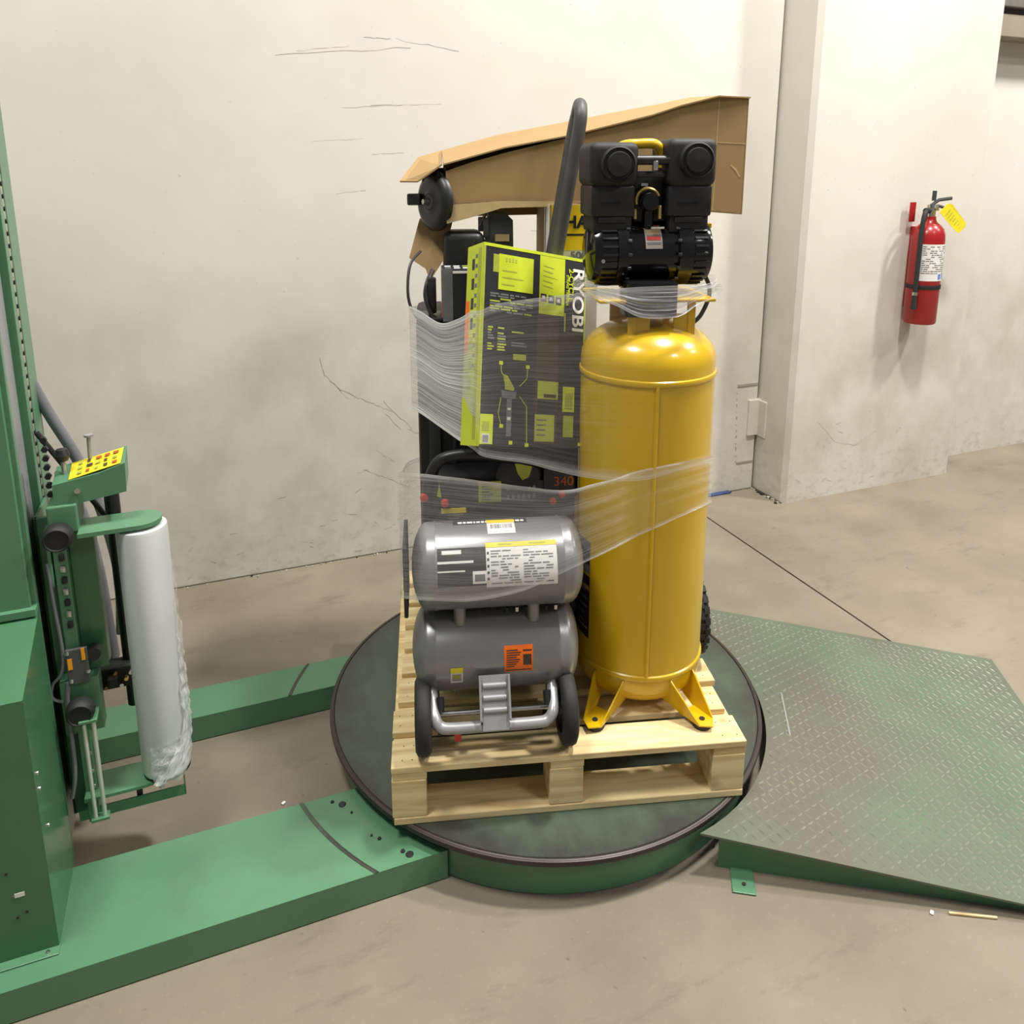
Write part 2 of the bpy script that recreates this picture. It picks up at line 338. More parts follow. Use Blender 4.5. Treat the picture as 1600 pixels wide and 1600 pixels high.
mark(-.6, 2.62, -.35, 2.655, .001, .003); mark(-.26, 2.385, .1, 2.40, .0012, .002); mark(-.4, 2.37, -.1, 2.39, .001, .003); mark(-.26, 2.15, -.1, 2.16, .001, .002)
mark(-.45, 1.96, -.3, 1.975, .0009, .002); mark(.6, 1.75, .72, 1.745, .0014, .001, 3); mark(-.55, 2.21, -.3, 2.225, .0008, .002)
for (x0, z0, x1, z1, w) in [(-.57, 1.13, -.55, 1.04, .002), (-.55, 1.04, -.47, .95, .0025), (-.47, .95, -.30, .86, .0018), (-.30, .86, -.2, .80, .0014), (-.25, .87, -.10, .70, .0018), (-.24, .80, -.16, .70, .0015), (-.12, .70, -.06, .66, .0015), (-.5, .98, -.43, .9, .0012), (-.38, .50, -.24, .43, .0014), (-.24, .43, -.12, .36, .0012), (-.3, .6, -.2, .52, .001)]:
    mark(x0, z0, x1, z1, w*.8, .006, m='scuff')
mark(2.45, .52, 2.62, .36, .0014, .006, y=1.2818); mark(2.62, .36, 2.78, .32, .0014, .004, y=1.2818); mark(2.78, .32, 2.95, .4, .001, .004, y=1.2818)
for k in range(26): x = rs.uniform(2.3, 3.6); z = abs(rs.gauss(0, .22))+.03; mark(x, z, x+rs.uniform(.01, .05), z+rs.uniform(-.02, .03), .0018, .003, 2, y=1.2818)
for k in range(46): x = rs.uniform(-1.3, 1.2); z = abs(rs.gauss(0, .2))+.03; mark(x, z, x+rs.uniform(.01, .06), z+rs.uniform(-.02, .02), .0016, .003, 2)
sc.build('scuff_marks', wb, 0, kind='stuff')
g = MB(); g.b2((-6, 1.566, 0), (2.2, 1.574, .004), 'joint'); g.build('joint_shadow_strip', wb, 0)  # wall-foot joint as a dark strip, its shadow line put into the colour
g = MB(); g.b2((2.213, 1.29, 0), (2.224, 1.58, .006), 'joint'); g.build('joint_shadow_strip', wpo, 0)
# crumbs along the foot of the wall
db = MB()
for k in range(80):
    x = rs.uniform(-1.4, 2.2); s = rs.uniform(.002, .008); db.box((x, 1.560-abs(rs.gauss(.004, .006)), s*.35), (s*1.6, s, s*.7), rs.choice(['wall', 'scuff', 'gap', 'scuff']), rot=Matrix.Rotation(rs.uniform(0, 3), 3, 'Z'))
o = db.build('wall_foot_debris', None, 0, kind='stuff'); tag(o, 'crumbs of paint and grit lying along the foot of the white back wall', 'debris')
db = MB()
for k in range(30):
    s = rs.uniform(.006, .016); a = rs.uniform(0, 1); db.box((2.208-abs(rs.gauss(.008, .01)), 1.3+.27*a, s*.35), (s*1.3, s, s*.7), rs.choice(['gap', 'gap', 'scuff', 'wall']), rot=Matrix.Rotation(rs.uniform(0, 3), 3, 'Z'))
o = db.build('corner_debris', None, 0, kind='stuff'); tag(o, 'dark crumbs on the floor at the shaded inner corner of the white pillar', 'debris')
tp = MB(); tp.b2((1.80, 1.54, 0), (2.02, 1.571, .012), 'tape', .003); tag(tp.build('tape_strip'), 'short strip of dark blue tape on the floor at the foot of the white wall', 'tape')

# ================================================================== extinguisher on the pillar
ex = thing('fire_extinguisher', 'red fire extinguisher with white instruction label and yellow tag hung on the white pillar', 'fire extinguisher', (3.108, 1.185, 1.13))
b = MB(); R = .096
b.lathe([(0, 0), (R*.93, 0), (R, .012), (R, .52), (R*.97, .555), (R*.85, .59), (R*.62, .615), (.04, .63), (.032, .65), (.032, .665), (0, .665)], 'red'); b.build('cylinder', ex)
b = MB()
def cpatch(b, R, a0, a1, z0, z1, m, n=10, o=(0, 0)):
    vs = []; fs = []
    for i in range(n+1):
        a = radians(a0+(a1-a0)*i/n); vs += [(o[0]+R*cos(a), o[1]+R*sin(a), z0), (o[0]+R*cos(a), o[1]+R*sin(a), z1)]
    for i in range(n): fs.append([2*i, 2*i+2, 2*i+3, 2*i+1])
    b.add(vs, fs, m)
cpatch(b, R+.001, -158, -25, .275, .50, 'whitep', 16); lb = b.build('instruction_label', ex)
b = MB()
for k in range(14):
    z = .49-.0125*k; a = -152
    while a < -30:
        w = rs.uniform(4, 16)
        if rs.random() < .7: cpatch(b, R+.0017, a, min(a+w, -24), z-.007, z-.002, 'gprint', 2)
        a += w+2
cpatch(b, R+.0018, -88, -74, .285, .318, 'blue', 2); cpatch(b, R+.0018, -66, -54, .285, .318, 'blue', 2); b.build('print', lb, 0)
b = MB(); b.lathe([(R+.003, .222), (R+.004, .226), (R+.004, .244), (R+.003, .248)], 'black_m'); b.build('strap', ex)
b = MB(); b.b2((-.05, .06, .1), (.05, .098, .6), 'red', .004); b.b2((-.105, .06, .63), (-.06, .07, .75), 'red', .003); b.build('wall_bracket', ex)
b = MB(); b.cyl((0, 0, .66), (0, 0, .735), .026, 'steel'); b.cyl((-.01, 0, .70), (-.06, -.01, .70), .017, 'black_m'); b.box((.01, -.02, .715), (.03, .03, .03), 'steel', .004); b.build('valve', ex)
b = MB(); b.tube([(-.02, -.01, .73), (.03, -.02, .765), (.11, -.04, .775)], .011, 'dark', 8); b.tube([(-.02, -.01, .72), (.03, -.02, .73), (.08, -.03, .715)], .009, 'dark', 8); b.box((0, -.01, .79), (.014, .02, .06), 'dark'); b.build('lever', ex)
b = MB(); b.tube(smoothpath([(-.05, -.01, .70), (-.085, -.03, .68), (-.10, -.035, .6), (-.104, -.038, .45), (-.106, -.04, .25), (-.106, -.04, .19)]), .014, 'rubber', 10); b.build('hose', ex)
b = MB(); b.cyl((-.106, -.04, .205), (-.106, -.04, .185), .017, 'steel'); b.cyl((-.106, -.04, .187), (-.106, -.04, .10), .0145, 'rubber', r1=.017); b.build('nozzle', ex)
b = MB(); P = [(.06, -.07, .725), (.115, -.08, .745), (.25, -.09, .61), (.245, -.09, .59), (.20, -.09, .555), (.175, -.088, .57)]
b.sheet([(v_[0]-.06, v_[1], v_[2]+.01) for v_ in [(.045, -.07, .685), (.10, -.075, .735), (.135, -.08, .73), (.255, -.09, .615), (.25, -.09, .59), (.205, -.09, .555), (.18, -.088, .565)]], .002, 'ylabel'); tg = b.build('inspection_tag', ex, 0)
b = MB()
for k in range(7):
    q = Vector((.05, -.0835, .70)) + Vector((.017, -.0012, -.016))*k; w = rs.uniform(.012, .03); d = Vector((.7, 0, .7)); n_ = Vector((.7, 0, -.7))
    b.sheet([q-d*w, q+d*w*.6, q+d*w*.6+n_*.004, q-d*w+n_*.004], .0005, 'ybox_d', (0, -1, 0))
b.build('print', tg, 0)

# ================================================================== pallet wrapper (base, pedestal, mast)
mc = thing('pallet_wrapper', 'green pallet wrapping machine with pedestal, mast and two floor arms, left of the turntable', 'wrapping machine', (-1.6, -.1, 0))
O = Vector((-1.6, -.1, 0))
def part(b, name, parent=mc, sm=40, org=O, kind=None): return b.build(name, parent, sm, org, kind)
def ringpts(r, a0, a1, n): return [(r*cos(radians(a0+(a1-a0)*i/n)), r*sin(radians(a0+(a1-a0)*i/n))) for i in range(n+1)]
def chan_arm(y0, y1, name):
    b = MB(); xa = -2.3
    e0 = -sqrt(.775**2-y0*y0); e1 = -sqrt(.775**2-y1*y1)
    P = [(xa, y0)]+[(-sqrt(.775**2-y*y), y) for y in [y0+(y1-y0)*i/6 for i in range(7)]]+[(xa, y1)]
    b.prism(P, (0, 0, .004), (1, 0, 0), (0, 1, 0), (0, 0, .096), 'green_base')
    a = part(b, name, sm=0)
    return a
near = chan_arm(-.545, -.205, 'floor_arm'); far = chan_arm(.352, .531, 'floor_arm')
def weld(y0, y1, par, r0=.937, r1=.955):
    b = MB(); P = [( -sqrt((r0+(r1-r0)*i/8)**2-(y0+(y1-y0)*i/8)**2), y0+(y1-y0)*i/8) for i in range(9)]
    vs = []; fs = []
    for x, y in P: vs += [(x-.007, y, .1012), (x, y, .1035), (x+.007, y, .1012)]
    for i in range(8): fs += [[3*i, 3*i+3, 3*i+4, 3*i+1], [3*i+1, 3*i+4, 3*i+5, 3*i+2]]
    b.add(vs, fs, 'table'); b.build('weld_seam', par, 0, O)
weld(-.545, -.205, near); weld(.352, .531, far, .975, .975)
for (x, y, r, par) in [(-.812, -.256, .012, near), (-.84, -.235, .006, near), (-.659, -.518, .012, near), (-.675, -.5, .007, near), (-.73, -.43, .006, near), (-.75, -.41, .004, near), (-.79, -.30, .004, near)]:
    b = MB(); b.lathe([(0, .1042), (r*.8, .1038), (r, .1015), (r, .1)], 'grime', (x, y, 0), seg=12); b.build('bolt', par, 40, O)
b = MB(); b.lathe([(.74, .004), (.765, .004), (.765, .127), (.70, .127)], 'green_base', seg=96); part(b, 'base_ring')
# pedestal
b = MB()
b.prism([(-.461, .1), (-.461, .826), (-.2, .905), (-.178, .93), (-.178, .1)], (-2.3, 0, 0), (0, 1, 0), (0, 0, 1), (.724, 0, 0), 'green_d'); ped = part(b, 'pedestal', sm=0)
b = MB(); b.b2((-2.3, -.486, .1), (-1.574, -.455, .105), 'green', .001); b.build('base_flange', ped, 0, O)
b = MB(); b.b2((-2.3, -.21, .908), (-1.577, -.176, .93), 'green', .002); b.build('top_ledge', ped, 0, O)
for (x, y, z) in [(-1.5755, -.43, .60), (-1.5755, -.43, .555), (-1.5755, -.40, .42)]:
    b = MB(); b.lathe([(.006, 0), (.005, .003), (0, .004)], 'steel', (x, y, z), (1, 0, 0), 10); b.build('screw', ped, 40, O)
for (x, z) in [(-1.665, .36), (-1.634, .235), (-1.655, .225)]:
    b = MB(); b.lathe([(.004, 0), (.0035, .0015), (0, .0015)], 'gap', (x, -.461, z), (0, -1, 0), 8); b.build('rivet', ped, 40, O)
b = MB(); b.b2((-1.655, -.4618, .284), (-1.633, -.4605, .296), 'whitep'); b.b2((-1.66, -.4616, .288), (-1.65, -.4605, .292), 'gprint'); b.build('torn_sticker', ped, 0, O)
b = MB(); b.lathe([(.006, 0), (.005, .003), (0, .004)], 'steel', (-1.60, -.472, .105), (0, 0, 1), 10); b.build('screw', ped, 40, O)
# mast with recessed right face and chain
b = MB(); b.b2((-2.1, -.178, .1), (-1.60, .2, 3.3), 'green_d'); mast = part(b, 'mast', sm=0)
b = MB(); b.b2((-2.3, -.195, .9), (-1.59, -.178, 3.3), 'green', .002); b.build('front_cover', mast, 0, O)
b = MB(); b.b2((-1.601, -.178, .1), (-1.578, -.158, 3.3), 'green', .002); b.build('guide_rail', mast, 0, O)
b = MB(); b.b2((-1.601, .025, .1), (-1.578, .06, 3.3), 'green', .002); b.build('guide_rail', mast, 0, O)
b = MB(); b.b2((-1.601, .095, .1), (-1.578, .2, 3.3), 'green', .003); b.build('guide_rail', mast, 0, O)
b = MB(); b.b2((-1.600, -.11, .1), (-1.594, .0, 3.3), 'silver_l'); b.build('recess_sheen', mast, 0, O)  # silver strip paints the light reflected in the mast recess
lk = MB(); lk.box((0, 0, 0), (.012, .022, .026), 'steel', .004); lk.cyl((-.008, 0, -.016), (.008, 0, -.016), .006, 'grime', 8)
l0 = lk.build('chain_link', mast); l0.location = Vector((-1.585, .08, .98))-O
for k in range(1, 42):
    c = l0.copy(); c.location = Vector((-1.585, .08, .98+k*.0335))-O; COL.objects.link(c); c.parent = mast
# hoses behind the carriage
b = MB(); b.tube(smoothpath([(-1.62, .17, 1.55), (-1.56, .19, 1.36), (-1.5, .2, 1.2), (-1.45, .2, 1.02), (-1.42, .19, .8), (-1.43, .17, .6)]), .017, 'hose', 10); part(b, 'hose')
b = MB(); b.tube(smoothpath([(-1.53, .1, 1.2), (-1.49, .12, 1.02), (-1.47, .12, .86), (-1.46, .12, .66), (-1.455, .12, .55)]), .02, 'hose', 10); part(b, 'hose')
b = MB(); b.tube([(-1.57, .05, 1.34), (-1.40, .05, 1.02), (-1.40, .05, .62)], .008, 'grime', 8); part(b, 'cable')

# ================================================================== film carriage
cr = thing('film_carriage', 'green film carriage with black knobs and chrome rods on the mast, with the roll', 'machine carriage', (-1.55, -.13, .12))
OC = Vector((-1.55, -.13, .12))
def cp(b, name, parent=cr, sm=40): return b.build(name, parent, sm, OC)
b = MB(); b.b2((-1.577, -.10, .19), (-1.535, -.085, 1.14), 'green', .002); b.b2((-1.577, -.10, .19), (-1.568, .06, 1.14), 'green', .002); cp(b, 'back_plate', sm=0)
b = MB(); b.b2((-1.50, -.11, .66), (-1.435, -.05, 1.09), 'green_d', .003); b.b2((-1.535, -.14, .66), (-1.50, -.05, 1.09), 'green', .003); cp(b, 'channel', sm=0)
b = MB(); b.b2((-1.522, -.138, .80), (-1.506, -.128, 1.06), 'silver_l', .002)
for k in range(7): b.box((-1.514, -.142, .83+k*.034), (.014, .01, .02), 'steel' if k % 2 else 'grime', .003)
cp(b, 'adjuster_strip')
b = MB(); b.b2((-1.535, -.15, 1.105), (-1.462, -.03, 1.185), 'green', .004); b.b2((-1.548, -.145, .95), (-1.538, -.03, 1.12), 'green', .003); cp(b, 'top_bracket', sm=0)
b = MB()   # wedge-shaped cover with sloping lid
b.prism([(-1.515, 1.185), (-1.475, 1.18), (-1.337, 1.20), (-1.334, 1.283), (-1.40, 1.262), (-1.515, 1.243)], (0, -.14, 0), (1, 0, 0), (0, 0, 1), (0, .10, .018), 'green'); wd = cp(b, 'wedge_cover', sm=0)
b = MB(); b.sheet([(-1.475, -.136, 1.2525), (-1.345, -.136, 1.283), (-1.341, -.05, 1.3), (-1.475, -.05, 1.27)], .0012, 'ylabel'); lb = b.build('warning_label', wd, 0, OC)
b = MB(); nv = Vector((-.2, -.2, 1)).normalized()
for k in range(3):
    for j in range(5):
        p = Vector((-1.455+j*.022, -.127+.025*k, 1.2625+j*.0051+.0052*k)); w = rs.uniform(.008, .017)
        b.sheet([p, p+Vector((w, 0, w*.23)), p+Vector((w, .012, w*.23+.0024)), p+Vector((0, .012, .0024))], .0006, rs.choice(['ybox_d', 'ybox_d', 'brprint', 'rust']), nv)
b.build('print', lb, 0, OC)
b = MB(); b.cyl((-1.455, -.141, 1.222), (-1.455, -.15, 1.222), .008, 'steel', 10); cp(b, 'bolt')
b = MB(); b.tube([(-1.43, -.06, 1.22), (-1.425, -.06, 1.345)], .0055, 'silver_l', 8); b.cyl((-1.425, -.06, 1.345), (-1.425, -.06, 1.351), .012, 'silver_l', 10); cp(b, 'guide_pin')
b = MB(); b.lathe([(0, -.02), (.014, -.016), (.02, 0), (.014, .016), (0, .02)], 'black', (-1.49, -.09, 1.31), (0, 0, 1), 14); b.cyl((-1.49, -.09, 1.19), (-1.49, -.09, 1.3), .006, 'silver_l', 8); cp(b, 'ball_lever')
for k in range(7):
    b = MB(); b.lathe([(0, 0), (.009, 0), (.009, .012), (0, .012)], 'black', (-1.53, -.08, 1.2+k*.026), (0, -1, 0), 6); cp(b, 'nut')
def knob(x, z, r, name='knob'):
    b = MB(); b.lathe([(0, 0), (r*.55, 0), (r*.55, .02), (r, .024), (r*1.02, .04), (r*.95, .056), (r*.8, .062), (r*.76, .058), (0, .058)], 'black_m', (x, -.145, z), (0, -1, 0), 28); cp(b, name)
knob(-1.509, 1.112, .037); knob(-1.51, .582, .037)
b = MB(); P = [(-1.463, -.185), (-1.31, -.185)]+[(-1.31+.055*cos(radians(a)), -.13+.055*sin(radians(a))) for a in range(-90, 91, 15)]+[(-1.463, -.075)]
b.prism(P, (0, 0, 1.10), (1, 0, 0), (0, 1, 0), (0, 0, .012), 'green'); cp(b, 'upper_arm')
b = MB(); P = [(-1.53, -.185), (-1.37, -.185)]+[(-1.37+.055*cos(radians(a)), -.13+.055*sin(radians(a))) for a in range(-90, 91, 15)]+[(-1.53, -.075)]
b.prism(P, (0, 0, .285), (1, 0, 0), (0, 1, 0), (0, 0, .01), 'green'); b.cyl((-1.31, -.13, .2955), (-1.31, -.13, .3035), .066, 'black_m', 32); cp(b, 'lower_arm')
b = MB(); b.b2((-1.555, -.148, .198), (-1.265, -.142, .232), 'green', .001); b.b2((-1.268, -.148, .198), (-1.264, -.142, .30), 'green', .001); b.b2((-1.40, -.14, .215), (-1.385, -.125, .29), 'black_m'); cp(b, 'guard_bar', sm=0)
b = MB(); b.cyl((-1.395, .02, .44), (-1.395, .02, 1.17), .021, 'black', 18); cp(b, 'tension_roller')
b = MB(); b.b2((-1.50, -.03, .53), (-1.39, .03, .6), 'black_m', .006); b.box((-1.44, -.05, .57), (.03, .03, .03), 'grime', .004)
for k in range(6): b.cyl((-1.46+.014*k, -.035, .55+.018*(k % 3)), (-1.46+.014*k, -.05, .55+.018*(k % 3)), .006, 'steel' if k % 2 else 'brass', 8)
cp(b, 'brake_block')
b = MB(); b.b2((-1.56, -.15, .49), (-1.46, -.10, .66), 'green', .003); b.b2((-1.53, -.152, .19), (-1.50, -.09, .5), 'green', .002); cp(b, 'lower_bracket', sm=0)
for z in (.42, .36, .31): 
    b = MB(); b.lathe([(.007, 0), (.006, .004), (0, .005)], 'steel', (-1.507, -.152, z), (0, -1, 0), 8); cp(b, 'screw')
b = MB(); b.b2((-1.533, -.165, .655), (-1.478, -.155, .765), 'tube_grey', .003); gp = cp(b, 'sensor_plate', sm=0)
for lo_, hi_ in (((-1.529, -.1665, .705), (-1.518, -.165, .738)), ((-1.493, -.1665, .728), (-1.484, -.165, .765))):
    b = MB(); b.b2(lo_, hi_, 'amber'); b.build('amber_sticker', gp, 0, OC)
for (x, z) in [(-1.527, .756), (-1.481, .69), (-1.525, .668)]:
    b = MB(); b.lathe([(.006, 0), (.005, .004), (0, .005)], 'steel', (x, -.165, z), (0, -1, 0), 8); b.build('screw', gp, 40, OC)
b = MB(); b.lathe([(0, 0), (.02, 0), (.02, .03), (0, .03)], 'black', (-1.465, -.13, .735), (0, -1, 0), 14); cp(b, 'roller_end')
for x in (-1.504, -1.480):
    b = MB(); b.cyl((x, -.197, .56), (x, -.197, .24), .0062, 'rod', 10); cp(b, 'chrome_rod')
b = MB(); b.b2((-1.515, -.21, .232), (-1.468, -.182, .241), 'green', .001); b.b2((-1.515, -.21, .555), (-1.468, -.14, .563), 'green', .001); cp(b, 'rod_foot', sm=0)
b = MB(); b.tube(smoothpath([(-1.535, -.155, .66), (-1.545, -.158, .58), (-1.545, -.16, .45), (-1.55, -.16, .36), (-1.565, -.155, .29)]), .006, 'hose', 8); cp(b, 'cable')
b = MB(); b.tube(smoothpath([(-1.55, -.14, 1.02), (-1.545, -.15, .9), (-1.54, -.15, .75), (-1.55, -.15, .69), (-1.575, -.15, .66), (-1.58, -.15, .62), (-1.555, -.15, .60)]), .0045, 'hose', 8); cp(b, 'cable')
# ---- film roll
fr = thing('stretch_film_roll', 'tall white roll of clear stretch film standing between the green carriage arms', 'film roll', (-1.31, -.13, .31))
OR = Vector((-1.31, -.13, .31))
b = MB(); b.lathe([(.036, .30), (.066, .305), (.068, .315), (.068, 1.08), (.066, 1.09), (.036, 1.094)], 'roll', (-1.31, -.13, 0), seg=48); b.build('film_winding', fr, 40, OR)
b = MB(); b.cyl((-1.31, -.13, .296), (-1.31, -.13, 1.098), .035, 'card', 24); b.build('core', fr, 40, OR)
def crinkle(name, parent, org, fn, nu, nv, m, dens, amp, seed, fq=24, uvs=(1, 1)):
    vs = []; uv = []
    for i in range(nu+1):
        for j in range(nv+1):
            p = Vector(fn(i/nu, j/nv)); q = p*fq+Vector((seed, seed*2.3, 0)); n = Vector((mnoise.noise(q), mnoise.noise(q+Vector((9, 3, 1))), mnoise.noise(q+Vector((2, 8, 5)))))
            n2 = Vector((mnoise.noise(q*2.7), mnoise.noise(q*2.7+Vector((4, 4, 1))), 0))
            vs.append(p+amp*n+amp*.5*n2-org); uv.append((i/nu*uvs[0], j/nv*uvs[1]))
    fs = [[i*(nv+1)+j, (i+1)*(nv+1)+j, (i+1)*(nv+1)+j+1, i*(nv+1)+j+1] for i in range(nu) for j in range(nv)]
    me = bpy.data.meshes.new(name); me.from_pydata(vs, [], fs); me.materials.append(M[m])
    ul = me.uv_layers.new(name='UVMap')
    for l in me.loops: ul.data[l.index].uv = uv[l.vertex_index]
    at = me.attributes.new('dens', 'FLOAT', 'POINT')
    for i in range(nu+1):
        for j in range(nv+1): at.data[i*(nv+1)+j].value = dens(i/nu, j/nv) if callable(dens) else dens
    me.shade_smooth()
    o = bpy.data.objects.new(name, me); COL.objects.link(o)
    if parent: o.parent = parent
    return o
def tail(u, v):   # loose edge hanging down the right side of the roll, gathering towards the front at the bottom
    a = radians(-8-75*max(0, (u-.72)/.28)**1.5+(v-.5)*70*(.25+.75*u)); r = .0715+.012*u*(1-abs(v-.5))
    return (-1.31+r*cos(a), -.13+r*sin(a), .98-.68*u)
crinkle('loose_film_tail', fr, OR, tail, 60, 16, 'crinkle', lambda u, v: min(1, .2+u*1.2)*.9, .008, 3.1, 38, (1, 1))
def tail2(u, v):
    a = radians(-120+95*u); return (-1.31+.073*cos(a), -.13+.073*sin(a), .31+.10*v+.04*u)
crinkle('loose_film_tail', fr, OR, tail2, 26, 14, 'crinkle', lambda u, v: .9*(1-v*.6), .009, 5.7, 40, (1, 1))
b = MB(); b.cyl((-1.325, -.16, .296), (-1.328, -.162, .255), .008, 'roll', 8); b.build('film_wisp', fr, 40, OR)

# ================================================================== turntable and ramp
tt = thing('turntable', 'round worn green steel turntable with dark rim under the wooden pallet', 'turntable', (0, 0, .13))
b = MB(); b.lathe([(0, .15), (.4, .15), (.782, .15), (.785, .146), (.785, .132), (0, .132)], 'table', seg=128); b.build('disc', tt, 40, (0, 0, .13))
b = MB(); b.lathe([(.785, .130), (.7855, .1505), (.79, .1515), (.7935, .1495), (.795, .1495), (.7985, .148), (.80, .142), (.80, .136), (.797, .130)], 'table_rim', seg=128); b.build('rim', tt, 40, (0, 0, .13))
ud = Vector((.856, -.517, 0)); vd = Vector((.517, .856, 0))
rampth = atan2(-.517, .856)
rp = thing('loading_ramp', 'worn green diamond tread plate ramp leading up to the right side of the turntable', 'ramp', (0, 0, 0), rampth)
U1 = 1.863; V0, V1 = -.604, .688
def rz(u): return .006+.134*(U1-u)/(U1-.54)
def rin(v): return sqrt(.816**2-v*v)
b = MB(); nn = 28; vs = []; 
edge = [(rin(V0+(V1-V0)*i/nn), V0+(V1-V0)*i/nn) for i in range(nn+1)]
for (u, v) in edge: vs += [(u, v, rz(u)), (U1, v, rz(U1)), (u, v, rz(u)-.007), (U1, v, 0)]
fs = []
for i in range(nn):
    a, c = 4*i, 4*i+4
    fs += [[a, a+1, c+1, c], [a+2, c+2, c+3, a+3], [a, c, c+2, a+2], [a+1, a+3, c+3, c+1]]
fs += [[0, 2, 3, 1], [4*nn, 4*nn+1, 4*nn+3, 4*nn+2]]
b.add(vs, fs, 'plate'); b.build('deck_plate', rp, 0)
b = MB()
for v in (-.575, .64):
    u0 = rin(v)+.03
    b.add([(u0, v, 0), (U1-.03, v, 0), (U1-.03, v, rz(U1-.03)-.007), (u0, v, rz(u0)-.007), (u0, v+.006, 0), (U1-.03, v+.006, 0), (U1-.03, v+.006, rz(U1-.03)-.007), (u0, v+.006, rz(u0)-.007)],
          [[0, 1, 2, 3], [7, 6, 5, 4], [0, 4, 5, 1], [3, 2, 6, 7], [0, 3, 7, 4], [1, 5, 6, 2]], 'green_base')
b.build('side_skirt', rp, 0)
b = MB(); b.cyl((.592, -.566, .062), (.592, -.5645, .062), .0065, 'gap', 12); b.build('bolt_hole', rp)
b = MB(); b.b2((.645, -.66, 0), (.712, -.562, .006), 'green_base', .002); b.b2((.645, -.572, 0), (.712, -.566, .03), 'green_base', .001); b.cyl((.68, -.63, .006), (.68, -.63, .009), .006, 'grime', 8); b.build('anchor_tab', rp, 0)
tr = MB(); sp_ = .037; k = 0; cs45 = sqrt(.5)
for i in range(-4, 60):
    for j in range(-30, 30):
        u = .42+i*sp_*cs45*1.0; v = j*sp_*cs45
        if (i+j) % 1: continue
        if u > U1-.015 or v < V0+.014 or v > V1-.014 or u < rin(v)+.014: continue
        d = 1 if (i+j) % 2 == 0 else -1
        a = radians(45*d); L_, w_, h_ = .0138, .0042, .0036; ca, sa = cos(a), sin(a); sl = -.134/(U1-.54)
        def q(x, y, z): uu = u+x*ca-y*sa; return (uu, v+x*sa+y*ca, rz(u)+sl*(uu-u)+z)
        tr.add([q(-L_, 0, 0), q(0, -w_, 0), q(L_, 0, 0), q(0, w_, 0), q(-L_*.45, 0, h_), q(L_*.45, 0, h_)], [[0, 1, 5, 4], [1, 2, 5], [2, 3, 4, 5], [3, 0, 4]], 'tread')
tr.build('tread_pattern', rp, 25, kind='stuff')
b = MB(); b.box((.898, .04, rz(.898)+.0016), (.006, .24, .0016), 'silver_l', rot=Matrix.Rotation(radians(-1.6), 3, 'Z'))
b.v = [(x, y, rz(x)+.0022+(z-rz(.898))*.2) for x, y, z in b.v]
b.build('scratch', rp, 0)
sp = MB(); sp.box((.80, -1.21, .004), (.13, .007, .007), 'wood', .002, Matrix.Rotation(radians(-28), 3, 'Z')); tag(sp.build('wood_splinter'), 'thin pale wood splinter on the floor beside the ramp edge at the right', 'splinter')
for (x, y, lab) in [(.70, -1.16, 'tiny white paper scrap on the floor at the near edge of the ramp'), (-.98, -.07, 'tiny white paper scrap on the bare floor between the two green arms')]:
    sp = MB(); sp.box((x, y, .003), (.014, .01, .005), 'white', .002, Matrix.Rotation(.6, 3, 'Z')); tag(sp.build('paper_scrap'), lab, 'scrap')

# ================================================================== pallet: frame along its edges (u along the front, v to the back)
PA = Vector((-.692, -.451, 0)); PE = Vector((.965, -.263, 0)); PN = Vector((.263, .965, 0)); PTH = atan2(-.263, .965)
def pw(u, v, z=0): return PA+PE*u+PN*v+Vector((0, 0, z))
def pthing(name, label, cat, u, v, z, group=None):
    o = thing(name, label, cat, pw(u, v, z), PTH, group); o['_o'] = (u, v, z); return o
def bp_(b, name, par, org, sm=40, kind=None): return b.build(name, par, sm, org, kind)
OP = (.545, .55, .15)
pl = pthing('wooden_pallet', 'pale pine pallet standing on the green turntable with the machines strapped on top', 'pallet', *OP)
rw = random.Random(11)
tops = [(0, .12, 0, 1.09), (.152, .258, -.001, 1.078), (.296, .425, .012, 1.098), (.452, .567, .02, 1.09), (.60, .718, .026, 1.095), (.752, .883, .025, 1.09), (.914, 1.03, .026, 1.095), (1.07, 1.18, .02, 1.09)]
for (a, c, u0, u1) in tops:
    b = MB(); b.b2((u0, a, .328), (u1, c, .35+rw.uniform(-.0015, 0)), 'wood', .003); bp_(b, 'deck_board', pl, OP, 0)
for u0 in (0.0, .475, .985):
    b = MB(); b.b2((u0+.002, .004, .302), (u0+.105, 1.18, .3275), 'wood', .002); bp_(b, 'stringer_board', pl, OP, 0)
    for v0 in (0.002, .52, 1.04):
        b = MB(); b.b2((u0, v0, .1745), (u0+.103, v0+.135, .3015), 'wood', .003); bp_(b, 'block', pl, OP, 0)
for v0 in (0, .52, 1.04):
    b = MB(); b.b2((0.004, v0, .1505), (1.088, v0+.13, .174), 'wood', .003); bp_(b, 'bottom_board', pl, OP, 0)
b = MB()
for (a, c, u0, u1) in tops[:3]:
    for u in (u0+.03, u0+.07, .52, .54, u1-.03, u1-.07):
        for v in (a+.03, c-.03): b.lathe([(.0022, 0), (0, .0006)], 'tube_grey', (u+rw.uniform(-.01, .01), v, .3502), seg=6)
bp_(b, 'nail_heads', pl, OP, 0, 'stuff')

